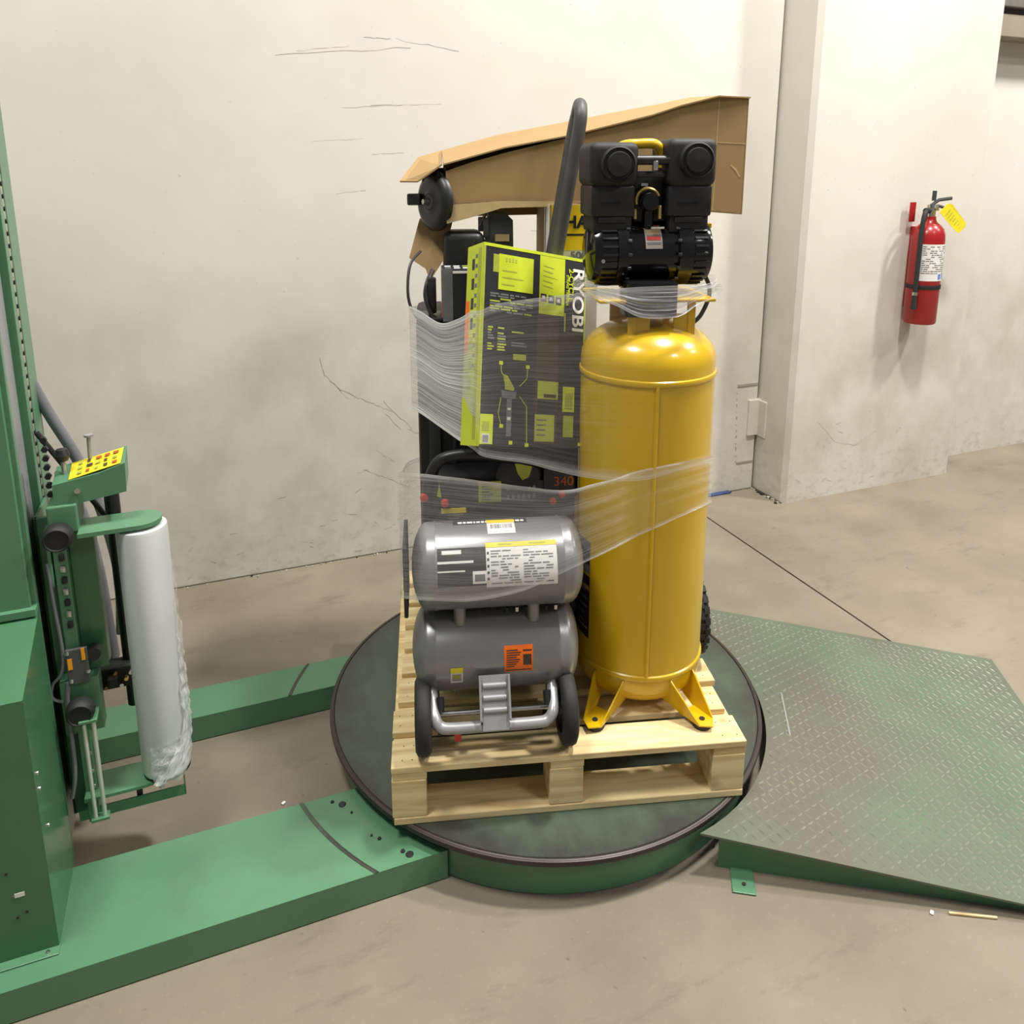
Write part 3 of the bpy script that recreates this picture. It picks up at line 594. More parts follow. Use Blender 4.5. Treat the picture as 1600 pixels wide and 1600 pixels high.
# ================================================================== silver twin-tank compressor
OS = (.32, .19, .35)
gc = pthing('twin_tank_compressor', 'silver grey air compressor with two stacked horizontal tanks, on the front left of the pallet', 'air compressor', *OS)
def tank(z, u0, u1, v, R):
    b = MB(); d = .05
    pr_ = [(0, u0)]+[(R*sin(a), u0+d*(1-cos(a))) for a in [pi/2*i/8 for i in range(1, 9)]]
    pr_ += [(R, u0+.066), (R*1.012, u0+.07), (R*1.012, u0+.074), (R, u0+.078)]
    pr_ += [(R, u1-.078), (R*1.012, u1-.074), (R*1.012, u1-.07), (R, u1-.066)]
    pr_ += [(R*sin(a), u1-d*(1-cos(a))) for a in [pi/2*i/8 for i in range(8, 0, -1)]]+[(0, u1)]
    b.lathe(pr_, 'silver', (0, v, z), (1, 0, 0), 64); return b
TL = (.617, .068, .588, .195, .131); TU = (.892, .073, .598, .195, .131)
lowt = bp_(tank(*TL), 'lower_tank', gc, OS); upt = bp_(tank(*TU), 'upper_tank', gc, OS)
def tpatch(b, T, u0, u1, a0, a1, m, off=.001, n=8):
    """patch on a horizontal tank: angle a measured from straight ahead (-v) upwards"""
    R = T[4]+off; vs = []; fs = []
    for i in range(n+1):
        a = radians(a0+(a1-a0)*i/n); y, z = T[3]-R*cos(a), T[0]+R*sin(a); vs += [(u0, y, z), (u1, y, z)]
    for i in range(n): fs.append([2*i, 2*i+1, 2*i+3, 2*i+2])
    b.add(vs, fs, m)
b = MB(); tpatch(b, TU, .15, .292, -1, 48, 'bprint'); l1 = bp_(b, 'black_label', upt, OS)
rr = random.Random(5)
b = MB(); tpatch(b, TU, .163, .22, 40, 45, 'whitep', .0018); tpatch(b, TU, .15, .255, 28.5, 31.5, 'whitep', .0018); tpatch(b, TU, .15, .23, 18, 20, 'whitep', .0018); tpatch(b, TU, .252, .292, 2, 18, 'white', .0018); tpatch(b, TU, .258, .288, 5, 14, 'gprint', .0022)
for k in range(9): tpatch(b, TU, .225+.007*k, .23+.007*k, 35+rr.uniform(-2, 0), 44+rr.uniform(-4, 2), 'dark', .0018, 3)
for k in range(4): tpatch(b, TU, .16, .16+rr.uniform(.05, .08), 4+3*k, 5+3*k, 'dark', .0018, 2)
bp_(b, 'print', gc, OS, 0).parent = upt
b = MB(); tpatch(b, TU, .292, .502, -4, 52, 'whitep'); tpatch(b, TU, .292, .502, 46.5, 53, 'ylabel', .0016); bp_(b, 'instruction_sheet', upt, OS)
b = MB()
for k in range(13):
    a = 42-3.4*k; u = .302
    for c0, c1 in ((.306, .395), (.402, .49)):
        u = c0
        while u < c1-.012:
            w = rr.uniform(.01, .035)
            if rr.random() < .82: tpatch(b, TU, u, min(u+w, c1), a-.9, a+.4, 'gprint', .0016, 1)
            u += w+.004
for k in range(5): tpatch(b, TU, .295, .301, 38-8*k, 41-8*k, 'dark', .0017, 1)
tpatch(b, TU, .33, .37, 49, 51, 'ybox_d', .002, 1); tpatch(b, TU, .42, .47, 49, 51, 'ybox_d', .002, 1)
bp_(b, 'print', upt, OS, 0)
b = MB(); tpatch(b, TU, .302, .386, 66, 92, 'whitep'); tpatch(b, TU, .302, .386, 88, 98, 'yhead', .0016); tpatch(b, TU, .309, .379, 70, 86, 'white', .0016)
for k in range(22):
    if k != 11: tpatch(b, TU, .312+.003*k, .312+.003*k+rr.uniform(.0008, .0022), 75, 84, 'bprint', .0022, 2)
bp_(b, 'barcode_label', upt, OS, 0)
b = MB(); tpatch(b, TU, .20, .425, 88, 104, 'bprint', .0008, 4); q = bp_(b, 'top_label', upt, OS, 0)
b = MB(); u = .215
while u < .41: w = rr.uniform(.006, .018); tpatch(b, TU, u, u+w, 90, 96, 'whitep', .0014, 1); u += w+.003
bp_(b, 'print', upt, OS, 0)
b = MB(); tpatch(b, TL, .343, .43, -7, 28, 'orange'); bp_(b, 'orange_label', lowt, OS)
b = MB()
for k in range(8): tpatch(b, TL, .35, .35+rr.uniform(.02, .045), 21-3*k, 22.4-3*k, 'brprint', .0016, 1)
tpatch(b, TL, .40, .425, 2, 16, 'brprint', .0016, 2); tpatch(b, TL, .348, .425, -5.5, -4, 'brprint', .0016, 1); tpatch(b, TL, .40, .427, 20, 22, 'brprint', .0016, 1)
bp_(b, 'print', lowt, OS, 0)
b = MB(); tpatch(b, TL, .182, .219, -21, 3, 'whitep'); tpatch(b, TL, .182, .219, -4, 3.5, 'ylabel', .0014, 2)
for k in range(4): tpatch(b, TL, .187, .214, -8-3*k, -6.4-3*k, 'gprint', .0016, 1)
tpatch(b, TL, .19, .211, -13, -7, 'ybox_d', .0018, 1)
bp_(b, 'yellow_sticker', lowt, OS, 0)
b = MB()
for u in (.215, .44):
    b = MB(); b.cyl((u, .14, .70), (u, .14, .80), .019, 'silver', 18); b.cyl((u, .139, .70), (u, .139, .725), .0225, 'silver', 18); bp_(b, 'tank_link', gc, OS)
def wheel(u, v, z, R, w, hubm, tread, name, par, org):
    h = w/2
    b = MB(); b.lathe([(R*.66, -h*.9), (R*.86, -h), (R*.96, -h*.75), (R, -h*.3), (R, h*.3), (R*.96, h*.75), (R*.86, h), (R*.66, h*.9)], 'rubber', (u, v, z), (1, 0, 0), 40)
    if tread:
        for k in range(tread):
            a = 2*pi*k/tread
            for s in (-1, 0, 1):
                aa = a+(pi/tread if s == 0 else 0); b.box((u+s*h*.55, v+R*cos(aa), z+R*sin(aa)), (w*.27, .008, R*2*pi/tread*.62), 'rubber', rot=Matrix.Rotation(aa, 3, 'X'))
    t_ = bp_(b, name, par, org)
    b = MB(); b.lathe([(0, -h*.5), (R*.2, -h*.95), (R*.24, -h*.6), (R*.6, -h*.35), (R*.68, -h*.85), (R*.68, h*.85), (R*.6, h*.35), (R*.24, h*.6), (R*.2, h*.95), (0, h*.95)], hubm, (u, v, z), (1, 0, 0), 32)
    for k in range(5):
        a = 2*pi*k/5; b.box((u, v+R*.43*cos(a), z+R*.43*sin(a)), (w*.72, R*.09, R*.42), hubm, .003, Matrix.Rotation(a-pi/2, 3, 'X'))
    bp_(b, 'hub', t_, org); return t_
wheel(.098, .075, .463, .113, .048, 'dark', 0, 'wheel', gc, OS); wheel(.534, .075, .463, .113, .048, 'dark', 0, 'wheel', gc, OS)
b = MB(); b.cyl((.08, .075, .463), (.55, .075, .463), .008, 'steel', 10); bp_(b, 'axle', gc, OS)
b = MB(); b.tube(smoothpath([(.125, .12, .555), (.128, .06, .52), (.133, .014, .496), (.15, .003, .475), (.185, 0, .47), (.30, 0, .47), (.43, 0, .47), (.466, .003, .475), (.484, .014, .496), (.49, .06, .52), (.493, .12, .555)], 5), .017, 'silver_l', 14); fr_ = bp_(b, 'frame_tube', gc, OS)
b = MB(); b.cyl((.15, .03, .505), (.15, .05, .54), .012, 'black', 10); b.cyl((.47, .03, .505), (.47, .05, .54), .012, 'black', 10)
b.tube([(.135, .09, .5), (.135, .14, .55)], .014, 'black', 10); b.tube([(.49, .09, .5), (.49, .14, .55)], .014, 'black', 10); bp_(b, 'rubber_clamp', gc, OS)
b = MB()
th = atan2(.63-.478, .035); C0 = Vector((.31, .052, .62)); ey = (Vector((.31, -.019, .475))-C0); L_ = ey.length; ey.normalize(); nx = Vector((1, 0, 0)); nz_ = nx.cross(ey)
def lp(x, y, o): return C0+nx*x+ey*(y*L_)+nz_*o
sg = -1 if lp(0, 0, 1).y > C0.y else 1
def plate(x0, x1, y0, y1, o0, o1, m):
    b.add([lp(x, y, o*sg) for o in (o0, o1) for (x, y) in ((x0, y0), (x1, y0), (x1, y1), (x0, y1))], [[0, 1, 2, 3], [4, 5, 6, 7], [0, 1, 5, 4], [1, 2, 6, 5], [2, 3, 7, 6], [3, 0, 4, 7]], m)
plate(-.046, .046, .09, .88, 0, .004, 'silver_l'); plate(.040, .046, .09, .84, 0, .016, 'silver_l'); plate(-.046, -.040, .09, .84, 0, .016, 'silver_l'); plate(-.038, .038, .88, 1.03, 0, .004, 'silver_l')
bk = bp_(b, 'kick_plate', gc, OS, 0)
for y in (.27, .48, .69):
    b = MB(); P = [(-.034, 0), (-.03, 0), (.03, 0), (.034, 0)]
    vs = []; nn_ = 10
    for i in range(nn_+1):
        a = pi*i/nn_; 
        for x in (-.034, .034): vs.append(lp(x, y+.05*(-cos(a)), sg*(.004+.007*sin(a))))
    b.add(vs, [[2*i, 2*i+1, 2*i+3, 2*i+2] for i in range(nn_)]+[[2*i for i in range(nn_+1)], [2*i+1 for i in range(nn_, -1, -1)]], 'silver_l'); bp_(b, 'louvre', bk, OS)
b = MB(); b.cyl((.193, .15, .49), (.193, .13, .535), .008, 'steel', 10); b.box((.19, .128, .52), (.03, .012, .014), 'redp', .003); b.cyl((.193, .13, .518), (.193, .125, .503), .006, 'steel', 8); bp_(b, 'drain_valve', gc, OS)
b = MB(); b.tube([(.14, .05, .425), (.47, .05, .425)], .012, 'black', 10); b.b2((.19, .03, .40), (.21, .05, .43), 'redp'); bp_(b, 'lower_bar', gc, OS)
b = MB(); b.b2((.05, .10, .775), (.062, .30, 1.0), 'black', .003); bp_(b, 'side_bumper', gc, OS)
b = MB(); b.b2((.1, .30, .75), (.56, .335, .80), 'black_m', .01)
for k in range(6): b.cyl((.36+.03*k, .145, .752), (.36+.03*k, .145, .766), .006, 'steel' if k % 2 else 'grime', 8)
bp_(b, 'rear_bracket', gc, OS)
b = MB(); b.cyl((.12, .19, .36), (.12, .19, .5), .012, 'silver', 10); b.cyl((.5, .19, .36), (.5, .19, .5), .012, 'silver', 10); b.cyl((.12, .19, .351), (.12, .19, .375), .02, 'rubber', 12); b.cyl((.5, .19, .351), (.5, .19, .375), .02, 'rubber', 12); bp_(b, 'foot', gc, OS)

# ================================================================== yellow vertical compressor
TC = (.829, .346); RT = .2105; OY = (TC[0], TC[1], .35)
yc = pthing('vertical_tank_compressor', 'tall yellow upright air compressor with black twin-head pump, on the right of the pallet', 'air compressor', *OY)
b = MB()
pr_ = [(0, .335)]+[(RT*sin(a), .335+.115*(1-cos(a))) for a in [pi/2*i/10 for i in range(1, 11)]]
pr_ += [(RT, .478), (RT*1.022, .481), (RT*1.03, .488), (RT*1.022, .495), (RT, .498), (RT, 1.448), (RT*1.02, 1.451), (RT*1.028, 1.458), (RT*1.02, 1.465), (RT, 1.468), (RT, 1.50)]
pr_ += [(RT*cos(a), 1.50+.125*sin(a)) for a in [pi/2*i/10 for i in range(1, 10)]]+[(0, 1.625)]
b.lathe(pr_, 'yellow', (TC[0], TC[1], 0), (0, 0, 1), 96)
a = radians(-97)
b.tube([(TC[0]+(RT+.0005)*cos(a), TC[1]+(RT+.0005)*sin(a), z) for z in (.49, .8, 1.2, 1.455)], .006, 'yellow', 8)
ytk = bp_(b, 'tank', yc, OY)
b = MB()
cpatch(b, RT+.001, 150, 206, .57, .79, 'bprint', 10, TC); cpatch(b, RT+.001, 150, 206, .80, .91, 'gprint', 10, TC); l2 = bp_(b, 'warning_decal', ytk, OY)
b = MB()
for k in range(5): cpatch(b, RT+.0016, 184, 184+rr.uniform(8, 20), .62+.028*k, .626+.028*k, 'gprint', 3, TC)
cpatch(b, RT+.0016, 176, 206, .74, .756, 'card', 4, TC); cpatch(b, RT+.0016, 180, 204, .60, .606, 'card', 4, TC); cpatch(b, RT+.0016, 176, 205, .83, .88, 'bprint', 4, TC); bp_(b, 'print', ytk, OY, 0)
def leg(ang):
    a = radians(ang); c, s_ = cos(a), sin(a); rd = Vector((c, s_, 0)); td = Vector((-s_, c, 0)); C = Vector((TC[0], TC[1], 0))
    b = MB()
    for sgn in (-1, 1):   # two cheeks of the folded channel
        P = [None, C+rd*.208+td*.052*sgn+Vector((0, 0, .475)), C+rd*.222+td*.052*sgn+Vector((0, 0, .465)), C+rd*.318+td*.032*sgn+Vector((0, 0, .372)), C+rd*.24+td*.032*sgn+Vector((0, 0, .366))]
        P[0] = C+rd*.12+td*.052*sgn+Vector((0, 0, .40))
        b.sheet(P, .004, 'yellow', td*sgn)
    b.sheet([C+rd*.24+td*.032+Vector((0, 0, .372)), C+rd*.24-td*.032+Vector((0, 0, .372)), C+rd*.318-td*.032+Vector((0, 0, .372)), C+rd*.345+Vector((0, 0, .372)), C+rd*.318+td*.032+Vector((0, 0, .372))], .004, 'yellow', (0, 0, 1))
    o = bp_(b, 'leg', yc, OY, 0)
    b = MB(); b.cyl(C+rd*.30+Vector((0, 0, .371)), C+rd*.30+Vector((0, 0, .3745)), .009, 'gap', 12); bp_(b, 'bolt_hole', o, OY)
    b = MB(); b.cyl(C+rd*.30+Vector((0, 0, .3505)), C+rd*.30+Vector((0, 0, .369)), .03, 'rubber', 16); bp_(b, 'rubber_foot', o, OY)
leg(-130); leg(-61)
wheel(1.062, .50, .505, .152, .07, 'yellow', 26, 'wheel', yc, OY); wheel(.60, .50, .505, .152, .07, 'yellow', 26, 'wheel', yc, OY)
b = MB(); b.cyl((.58, .50, .505), (1.08, .50, .505), .01, 'steel', 10); b.b2((.68, .46, .45), (.98, .52, .53), 'yellow', .004); bp_(b, 'axle', yc, OY)
b = MB()
for (u, v) in ((.745, .235), (.93, .245), (.74, .45), (.93, .45)):
    b.b2((u-.012, v-.006, 1.57), (u+.012, v+.006, 1.69), 'yellow', .002); b.box((u+(.03 if u < .8 else -.03), v, 1.60), (.05, .006, .10), 'yellow', .002)
b.b2((.64, .215, 1.688), (.995, .48, 1.698), 'yellow', .003); bp_(b, 'pump_base_plate', yc, OY, 0)
b = MB(); b.b2((.72, .205, 1.645), (.875, .30, 1.752), 'black_g', .01); bp_(b, 'motor_foot', yc, OY)
mz = 1.828; mv = .345
b = MB(); b.lathe([(0, .622), (.06, .624), (.088, .634), (.098, .655), (.098, .70), (.104, .702), (.104, .735), (.092, .738), (.092, .885), (.104, .888), (.104, .93), (.098, .932), (.098, .975), (.09, .992), (.06, .999), (0, 1.0)], 'black_g', (0, mv, mz), (1, 0, 0), 48)
for u0, u1 in ((.655, .70), (.935, .975)):
    for k in range(26):
        a = 2*pi*k/26; b.box(((u0+u1)/2, mv+.099*cos(a), mz+.099*sin(a)), (u1-u0, .010, .006), 'black', rot=Matrix.Rotation(a, 3, 'X'))
mo = bp_(b, 'motor', yc, OY)
b = MB()
for u in (.735, .886):
    for k in range(16):
        a = 2*pi*k/16; b.box((u, mv+.106*cos(a), mz+.106*sin(a)), (.012, .006, .010), 'dark', .002, Matrix.Rotation(a, 3, 'X'))
bp_(b, 'motor_bolts', mo, OY)
b = MB(); n = 8; vs = []
for i in range(n+1):
    a = radians(180-52+60*i/n-60); vs += [(.785, mv-.0935*cos(radians(10+52*i/n)), mz+.0935*sin(radians(10+52*i/n))), (.836, mv-.0935*cos(radians(10+52*i/n)), mz+.0935*sin(radians(10+52*i/n)))]
b.add(vs, [[2*i, 2*i+1, 2*i+3, 2*i+2] for i in range(n)], 'dull'); lb = bp_(b, 'rating_label', mo, OY, 0)
b = MB()
for (a0, a1, m_) in ((50, 61, 'rust'), (38, 47, 'card_l'), (26, 33, 'redp'), (34, 36, 'gprint'), (18, 22, 'gprint')):
    P = [(u, mv-.0945*cos(radians(a)), mz+.0945*sin(radians(a))) for (u, a) in ((.789, a0), (.832, a0), (.832, a1), (.789, a1))]; b.add(P, [[0, 1, 2, 3]], m_)
bp_(b, 'print', mo, OY, 0)
def head(u0, u1, v0, v1, z0, z1):
    um = (u0+u1)/2
    b = MB(); b.b2((u0+.006, v0+.012, z0+.012), (u1-.006, v1-.012, z0+.105), 'black', .01); b.b2((u0+.016, v0+.022, z0-.035), (u1-.012, v1-.02, z0+.02), 'black_m', .006)
    b.b2((u0+.03, v0+.016, z0-.005), (u1-.03, v0+.03, z0+.012), 'black', .003); b.b2((u0+.035, v0+.0095, z0+.05), (u1-.05, v0+.014, z0+.054), 'black_g')
    hd = bp_(b, 'cylinder_block', yc, OY)
    b = MB(); b.box((um, (v0+v1)/2, (z0+.10+z1)/2), (u1-u0, v1-v0, z1-z0-.10), 'black_m', .022, seg=4)
    c = bp_(b, 'air_filter_cover', hd, OY)
    b = MB(); zc = z1-.062
    b.lathe([(.052, -.004), (.052, .012), (.047, .018), (.044, .013), (.038, .013), (.034, .022), (0, .024)], 'black_m', (um+.008, v0, zc), (0, -1, 0), 28); bp_(b, 'filter_cap', hd, OY)
head(.612, .757, .25, .44, 1.925, 2.15); head(.842, .99, .25, .44, 1.925, 2.162)
b = MB(); b.tube(smoothpath([(.70, .33, 2.08), (.703, .325, 2.12), (.725, .32, 2.142), (.77, .32, 2.147), (.82, .32, 2.146), (.842, .325, 2.12), (.845, .33, 2.08)], 5), .015, 'yellow', 14); bp_(b, 'carry_handle', yc, OY)
b = MB(); b.b2((.755, .30, 1.92), (.845, .42, 2.06), 'black_m', .008); b.tube([(.75, .27, 2.10), (.85, .27, 2.10)], .014, 'black', 12); b.tube([(.75, .285, 2.06), (.85, .285, 2.06)], .01, 'dark', 10); b.box((.806, .262, 2.085), (.016, .016, .028), 'steel', .004); b.box((.783, .29, 2.03), (.02, .01, .008), 'steel'); bp_(b, 'manifold', yc, OY)
b = MB(); P = [(.792+.034*cos(radians(a)), .278, 1.985+.034*sin(radians(a))) for a in range(20, 201, 15)]; b.tube(P, .0055, 'brass', 8); b.b2((.825, .275, 1.93), (.835, .29, 1.97), 'brass', .003); b.box((.757, .285, 1.945), (.008, .012, .03), 'brass', .002); bp_(b, 'brass_fitting', yc, OY)
b = MB(); b.lathe([(0, 0), (.028, 0), (.028, .03), (.024, .036), (0, .036)], 'black_g', (.795, .29, 1.98), (0, -1, 0), 24); b.cyl((.80, .30, 1.90), (.80, .30, 1.96), .018, 'black_g', 16); bp_(b, 'regulator_knob', yc, OY)
b = MB()
for (u, v, z) in ((.655, .245, 1.81), (.968, .25, 1.83)): b.lathe([(.007, 0), (.006, .006), (0, .007)], 'steel', (u, v+.002, z), (0, -1, 0), 10)
b.cyl((.80, .262, 1.905), (.84, .262, 1.905), .004, 'steel', 8); bp_(b, 'cap_screws', yc, OY)
b = MB(); b.tube(smoothpath([(.99, .36, 1.78), (1.03, .37, 1.70), (1.0, .36, 1.62), (.95, .36, 1.58)]), .007, 'black', 8); bp_(b, 'pressure_hose', yc, OY)
b = MB(); b.b2((.985, .3, 1.90), (1.0, .42, 1.915), 'yellow', .002); b.b2((.955, .34, 1.898), (.987, .40, 1.917), 'yellow'); bp_(b, 'guard_tab', yc, OY, 0)

# ================================================================== black generator behind the silver compressor
OG = (.36, .45, .35)
ge = pthing('portable_generator', 'low black generator with curved roll bar behind the silver tanks, under the lime printed carton', 'generator', *OG)
b = MB(); b.b2((.13, .37, .36), (.552, .535, .98), 'black_m', .02); b.b2((.16, .385, .98), (.552, .535, 1.10), 'black', .03); b.b2((.50, .43, .99), (.632, .535, 1.185), 'black_m', .012); bp_(b, 'body', ge, OG)
b = MB(); b.tube(smoothpath([(.125, .36, .42), (.125, .36, .8), (.126, .36, 1.03), (.135, .36, 1.11), (.165, .36, 1.165), (.215, .36, 1.183), (.29, .36, 1.183), (.40, .36, 1.165), (.52, .365, 1.14), (.6, .37, 1.12)], 6), .019, 'black', 14); bp_(b, 'roll_bar', ge, OG)
b = MB(); b.b2((.12, .352, .93), (.605, .37, 1.09), 'black', .004); cpn = bp_(b, 'control_panel', ge, OG, 0)
b = MB(); b.b2((.289, .349, 1.023), (.362, .352, 1.093), 'ybox_d'); b.b2((.168, .349, .990), (.248, .352, 1.006), 'ylabel'); b.add([(.155, .3495, 1.05), (.17, .3495, 1.045), (.163, .3495, 1.095)], [[0, 1, 2]], 'ybox_d'); bp_(b, 'panel_label', cpn, OG, 0)
b = MB()
for k in range(7): b.b2((.30, .348, 1.03+k*.009), (.30+rr.uniform(.015, .05), .349, 1.034+k*.009), rr.choice(['gprint', 'brprint']))
for k in range(12): b.b2((.38+.017*(k % 6), .349, 1.03+.03*(k//6)), (.389+.017*(k % 6), .352, 1.045+.03*(k//6)), 'gprint')
for k in range(4): b.b2((.19, .349, .945+.012*k), (.19+rr.uniform(.03, .06), .352, .95+.012*k), 'gprint')
bp_(b, 'print', cpn, OG, 0)
for (u, z, r) in ((.115, 1.05, .014), (.18, 1.028, .013), (.56, 1.043, .012), (.53, 1.02, .012)):
    b = MB(); b.lathe([(0, 0), (r, 0), (r*.9, .016), (0, .018)], 'redp', (u, .351, z), (0, -1, 0), 14); bp_(b, 'red_knob', ge, OG)
b = MB(); b.lathe([(.07, 0), (.075, .01), (.06, .02), (.03, .022), (0, .022)], 'black', (.42, .37, 1.10), (0, -1, 0), 30); bp_(b, 'recoil_cover', ge, OG)
b = MB(); b.sheet([(.405, .345, 1.155), (.462, .345, 1.14), (.452, .345, 1.105), (.43, .345, 1.095), (.415, .345, 1.12)], .003, 'ybox_d', (0, -1, 0)); bp_(b, 'olive_tag', ge, OG, 0)
b = MB(); b.b2((.50, .345, 1.03), (.60, .37, 1.13), 'bprint', .004); fc = bp_(b, 'model_plate', ge, OG, 0)
mesh_text('lettering', '340', .045, 'rust', fc, Matrix.Translation(Vector((.565, .344, 1.085))-Vector(OG)) @ Matrix.Rotation(pi/2, 4, 'X'))

# ================================================================== tall black unit at the back with loop handle
OU = (.36, .8, .35)
tu = pthing('cased_power_unit', 'tall black equipment case with charcoal loop handle at the back left of the pallet', 'equipment', *OU)
b = MB(); b.b2((.10, .56, .36), (.558, 1.03, 1.575), 'black_m', .02); bp_(b, 'case', tu, OU)
b = MB(); b.b2((.135, .548, .40), (.175, .562, 1.56), 'dark', .004); b.b2((.215, .548, .4), (.228, .562, 1.56), 'dark', .003); bp_(b, 'corner_rib', tu, OU)
b = MB(); b.b2((.11, .57, 1.575), (.19, .72, 1.59), 'black', .004); b.box((.145, .60, 1.585), (.05, .03, .02), 'dark', .004); bp_(b, 'lid_latch', tu, OU)
b = MB()
def hp(t, s): # loop seen nearly edge-on: two rails joined by a bend
    base = Vector((.535, .57+.10*s, 1.58)); top = Vector((.640, .55+.10*s, 2.225)); return base.lerp(top, t)
P = [hp(0, 0), hp(.35, 0), hp(.7, 0), hp(.96, 0)]+[hp(1, .1)+Vector((.002, 0, .028)), hp(1, .5)+Vector((.006, 0, .055)), hp(1, .9)+Vector((.006, 0, .028))]+[hp(.96, 1), hp(.7, 1), hp(.35, 1), hp(0, 1)]
b.tube(smoothpath(P, 5), .0215, 'tube_grey', 16); b.cyl((.53, .58, 1.56), (.53, .58, 1.61), .028, 'black', 14); b.cyl((.53, .67, 1.56), (.53, .67, 1.61), .028, 'black', 14)
bp_(b, 'loop_handle', tu, OU)
b = MB(); b.tube(smoothpath([(.115, .58, 1.575), (.085, .6, 1.62), (.075, .62, 1.68), (.085, .66, 1.76), (.12, .7, 1.80)]), .005, 'black', 8); bp_(b, 'cable', tu, OU)
b = MB(); b.tube(smoothpath([(.16, .58, 1.58), (.135, .6, 1.65), (.14, .62, 1.70), (.16, .66, 1.74)]), .008, 'black', 8); b.b2((.14, .6, 1.60), (.17, .64, 1.72), 'black', .006); bp_(b, 'cable', tu, OU)

# small grey battery-like carton
OB = (.235, .615, 1.576)
bc = pthing('small_grey_carton', 'small carton with grey side and black front, beside the lime printed carton', 'carton', *OB)
b = MB(); b.b2((.19, .575, 1.577), (.292, .70, 1.752), 'bprint', .002); bp_(b, 'carton_body', bc, OB, 0)
b = MB(); b.b2((.1885, .577, 1.58), (.19, .698, 1.75), 'gprint'); b.b2((.187, .59, 1.68), (.189, .63, 1.72), 'ybox_d'); b.b2((.187, .577, 1.58), (.189, .61, 1.64), 'orange'); b.b2((.225, .5735, 1.59), (.288, .575, 1.735), 'bprint'); b.b2((.19, .5725, 1.577), (.224, .575, 1.752), 'gprint'); b.b2((.225, .573, 1.738), (.29, .575, 1.746), 'white')
for k in range(6): b.b2((.20+.03*(k % 3), .59+.05*(k//3), 1.752), (.22+.03*(k % 3), .61+.05*(k//3), 1.754), rr.choice(['ybox_d', 'whitep', 'gprint']))
bp_(b, 'print', bc, OB, 0)

# black moulded appliance
OAp = (.3, .8, 1.576)
ap = pthing('black_moulded_tool', 'black moulded tool housing with slanted grey grip, behind the top of the lime printed carton', 'power tool', *OAp)
b = MB(); b.box((.272, .81, 1.72), (.145, .18, .285), 'black', .03, seg=4); bp_(b, 'housing', ap, OAp)
b = MB(); b.prism([(-.06, -.14), (.045, -.14), (.045, .03), (.02, .055), (-.04, .055)], (.40, .75, 1.87), (1, 0, 0), (0, .15, 1), (0, .08, 0), 'dark'); b.b2((.34, .74, 1.84), (.36, .76, 1.91), 'dark', .004); gr = bp_(b, 'grip', ap, OAp, 0)
b = MB(); b.box((.405, .738, 1.84), (.05, .004, .025), 'card_l', .001); bp_(b, 'grip_label', gr, OAp, 0)
b = MB(); b.box((.335, .79, 1.885), (.02, .03, .05), 'gprint', .004); b.tube([(.33, .78, 1.88), (.35, .78, 1.92)], .006, 'steel', 8); bp_(b, 'latch', ap, OAp)

# yellow headed carton
OCh = (.65, .84, .35)
ch = pthing('yellow_headed_carton', 'yellow and white fronted carton printed CHA, between loop handle and black pump', 'carton', *OCh)
b = MB(); b.b2((.563, .68, .352), (.735, 1.0, 1.957), 'card', .002); chb = bp_(b, 'carton_body', ch, OCh, 0)
b = MB(); b.b2((.585, .6785, .9), (.735, .68, 1.86), 'whitep'); b.b2((.57, .678, 1.80), (.735, .6795, 1.955), 'yhead'); b.b2((.57, .6775, 1.85), (.735, .679, 1.857), 'bprint'); b.b2((.59, .6775, 1.755), (.735, .679, 1.765), 'redp'); b.b2((.5625, .682, .36), (.564, .76, 1.957), 'white'); b.b2((.5625, .78, .36), (.564, .80, 1.957), 'white')
pn = bp_(b, 'front_print', ch, OCh, 0)
RX = Matrix.Rotation(pi/2, 4, 'X')
mesh_text('lettering', 'CHA', .057, 'bprint', ch, Matrix.Translation(Vector((.636, .677, 1.895))-Vector(OCh)) @ RX, sx=1.0, bold=.002)
mesh_text('lettering', '500', .034, 'gprint', ch, Matrix.Translation(Vector((.665, .677, 1.782))-Vector(OCh)) @ RX, sx=1.15, bold=.001)

# ================================================================== big open brown carton on top, wheel inside
OCa = (.75, .85, 1.95)
ca = pthing('open_brown_carton', 'long torn brown cardboard carton lying open on top of the load', 'carton', *OCa)
v0, v1 = .72, 1.0
b = MB(); b.prism([(.212, 2.068), (.208, 1.957), (.395, 1.967), (.59, 1.965), (.72, 1.965), (1.262, 1.918), (1.262, 2.313), (1.15, 2.318), (1.02, 2.285), (.92, 2.254), (.64, 2.183), (.41, 2.128), (.30, 2.098)], (0, v0, 0), (1, 0, 0), (0, 0, 1), (0, .005, 0), 'card'); bp_(b, 'front_panel', ca, OCa, 0)
b = MB(); F = [(.205, 2.093), (.41, 2.148), (.64, 2.19), (.92, 2.258), (1.02, 2.29), (1.15, 2.322), (1.268, 2.319)]; B = [(.205, 2.143), (.41, 2.20), (.64, 2.243), (.92, 2.297), (1.02, 2.315), (1.15, 2.342), (1.30, 2.335)]
vs = []
for (a, c) in zip(F, B): vs += [(a[0], v0-.012+.006*sin(a[0]*31), a[1]), (c[0], v1, c[1]), (a[0], v0-.012+.006*sin(a[0]*31), a[1]-.005), (c[0], v1, c[1]-.005)]
fs = []
for i in range(len(F)-1): a = 4*i; fs += [[a, a+4, a+5, a+1], [a+2, a+3, a+7, a+6], [a, a+2, a+6, a+4], [a+1, a+5, a+7, a+3]]
fs += [[0, 1, 3, 2], [4*6, 4*6+2, 4*6+3, 4*6+1]]
b.add(vs, fs, 'card'); bp_(b, 'top_panel', ca, OCa, 25)
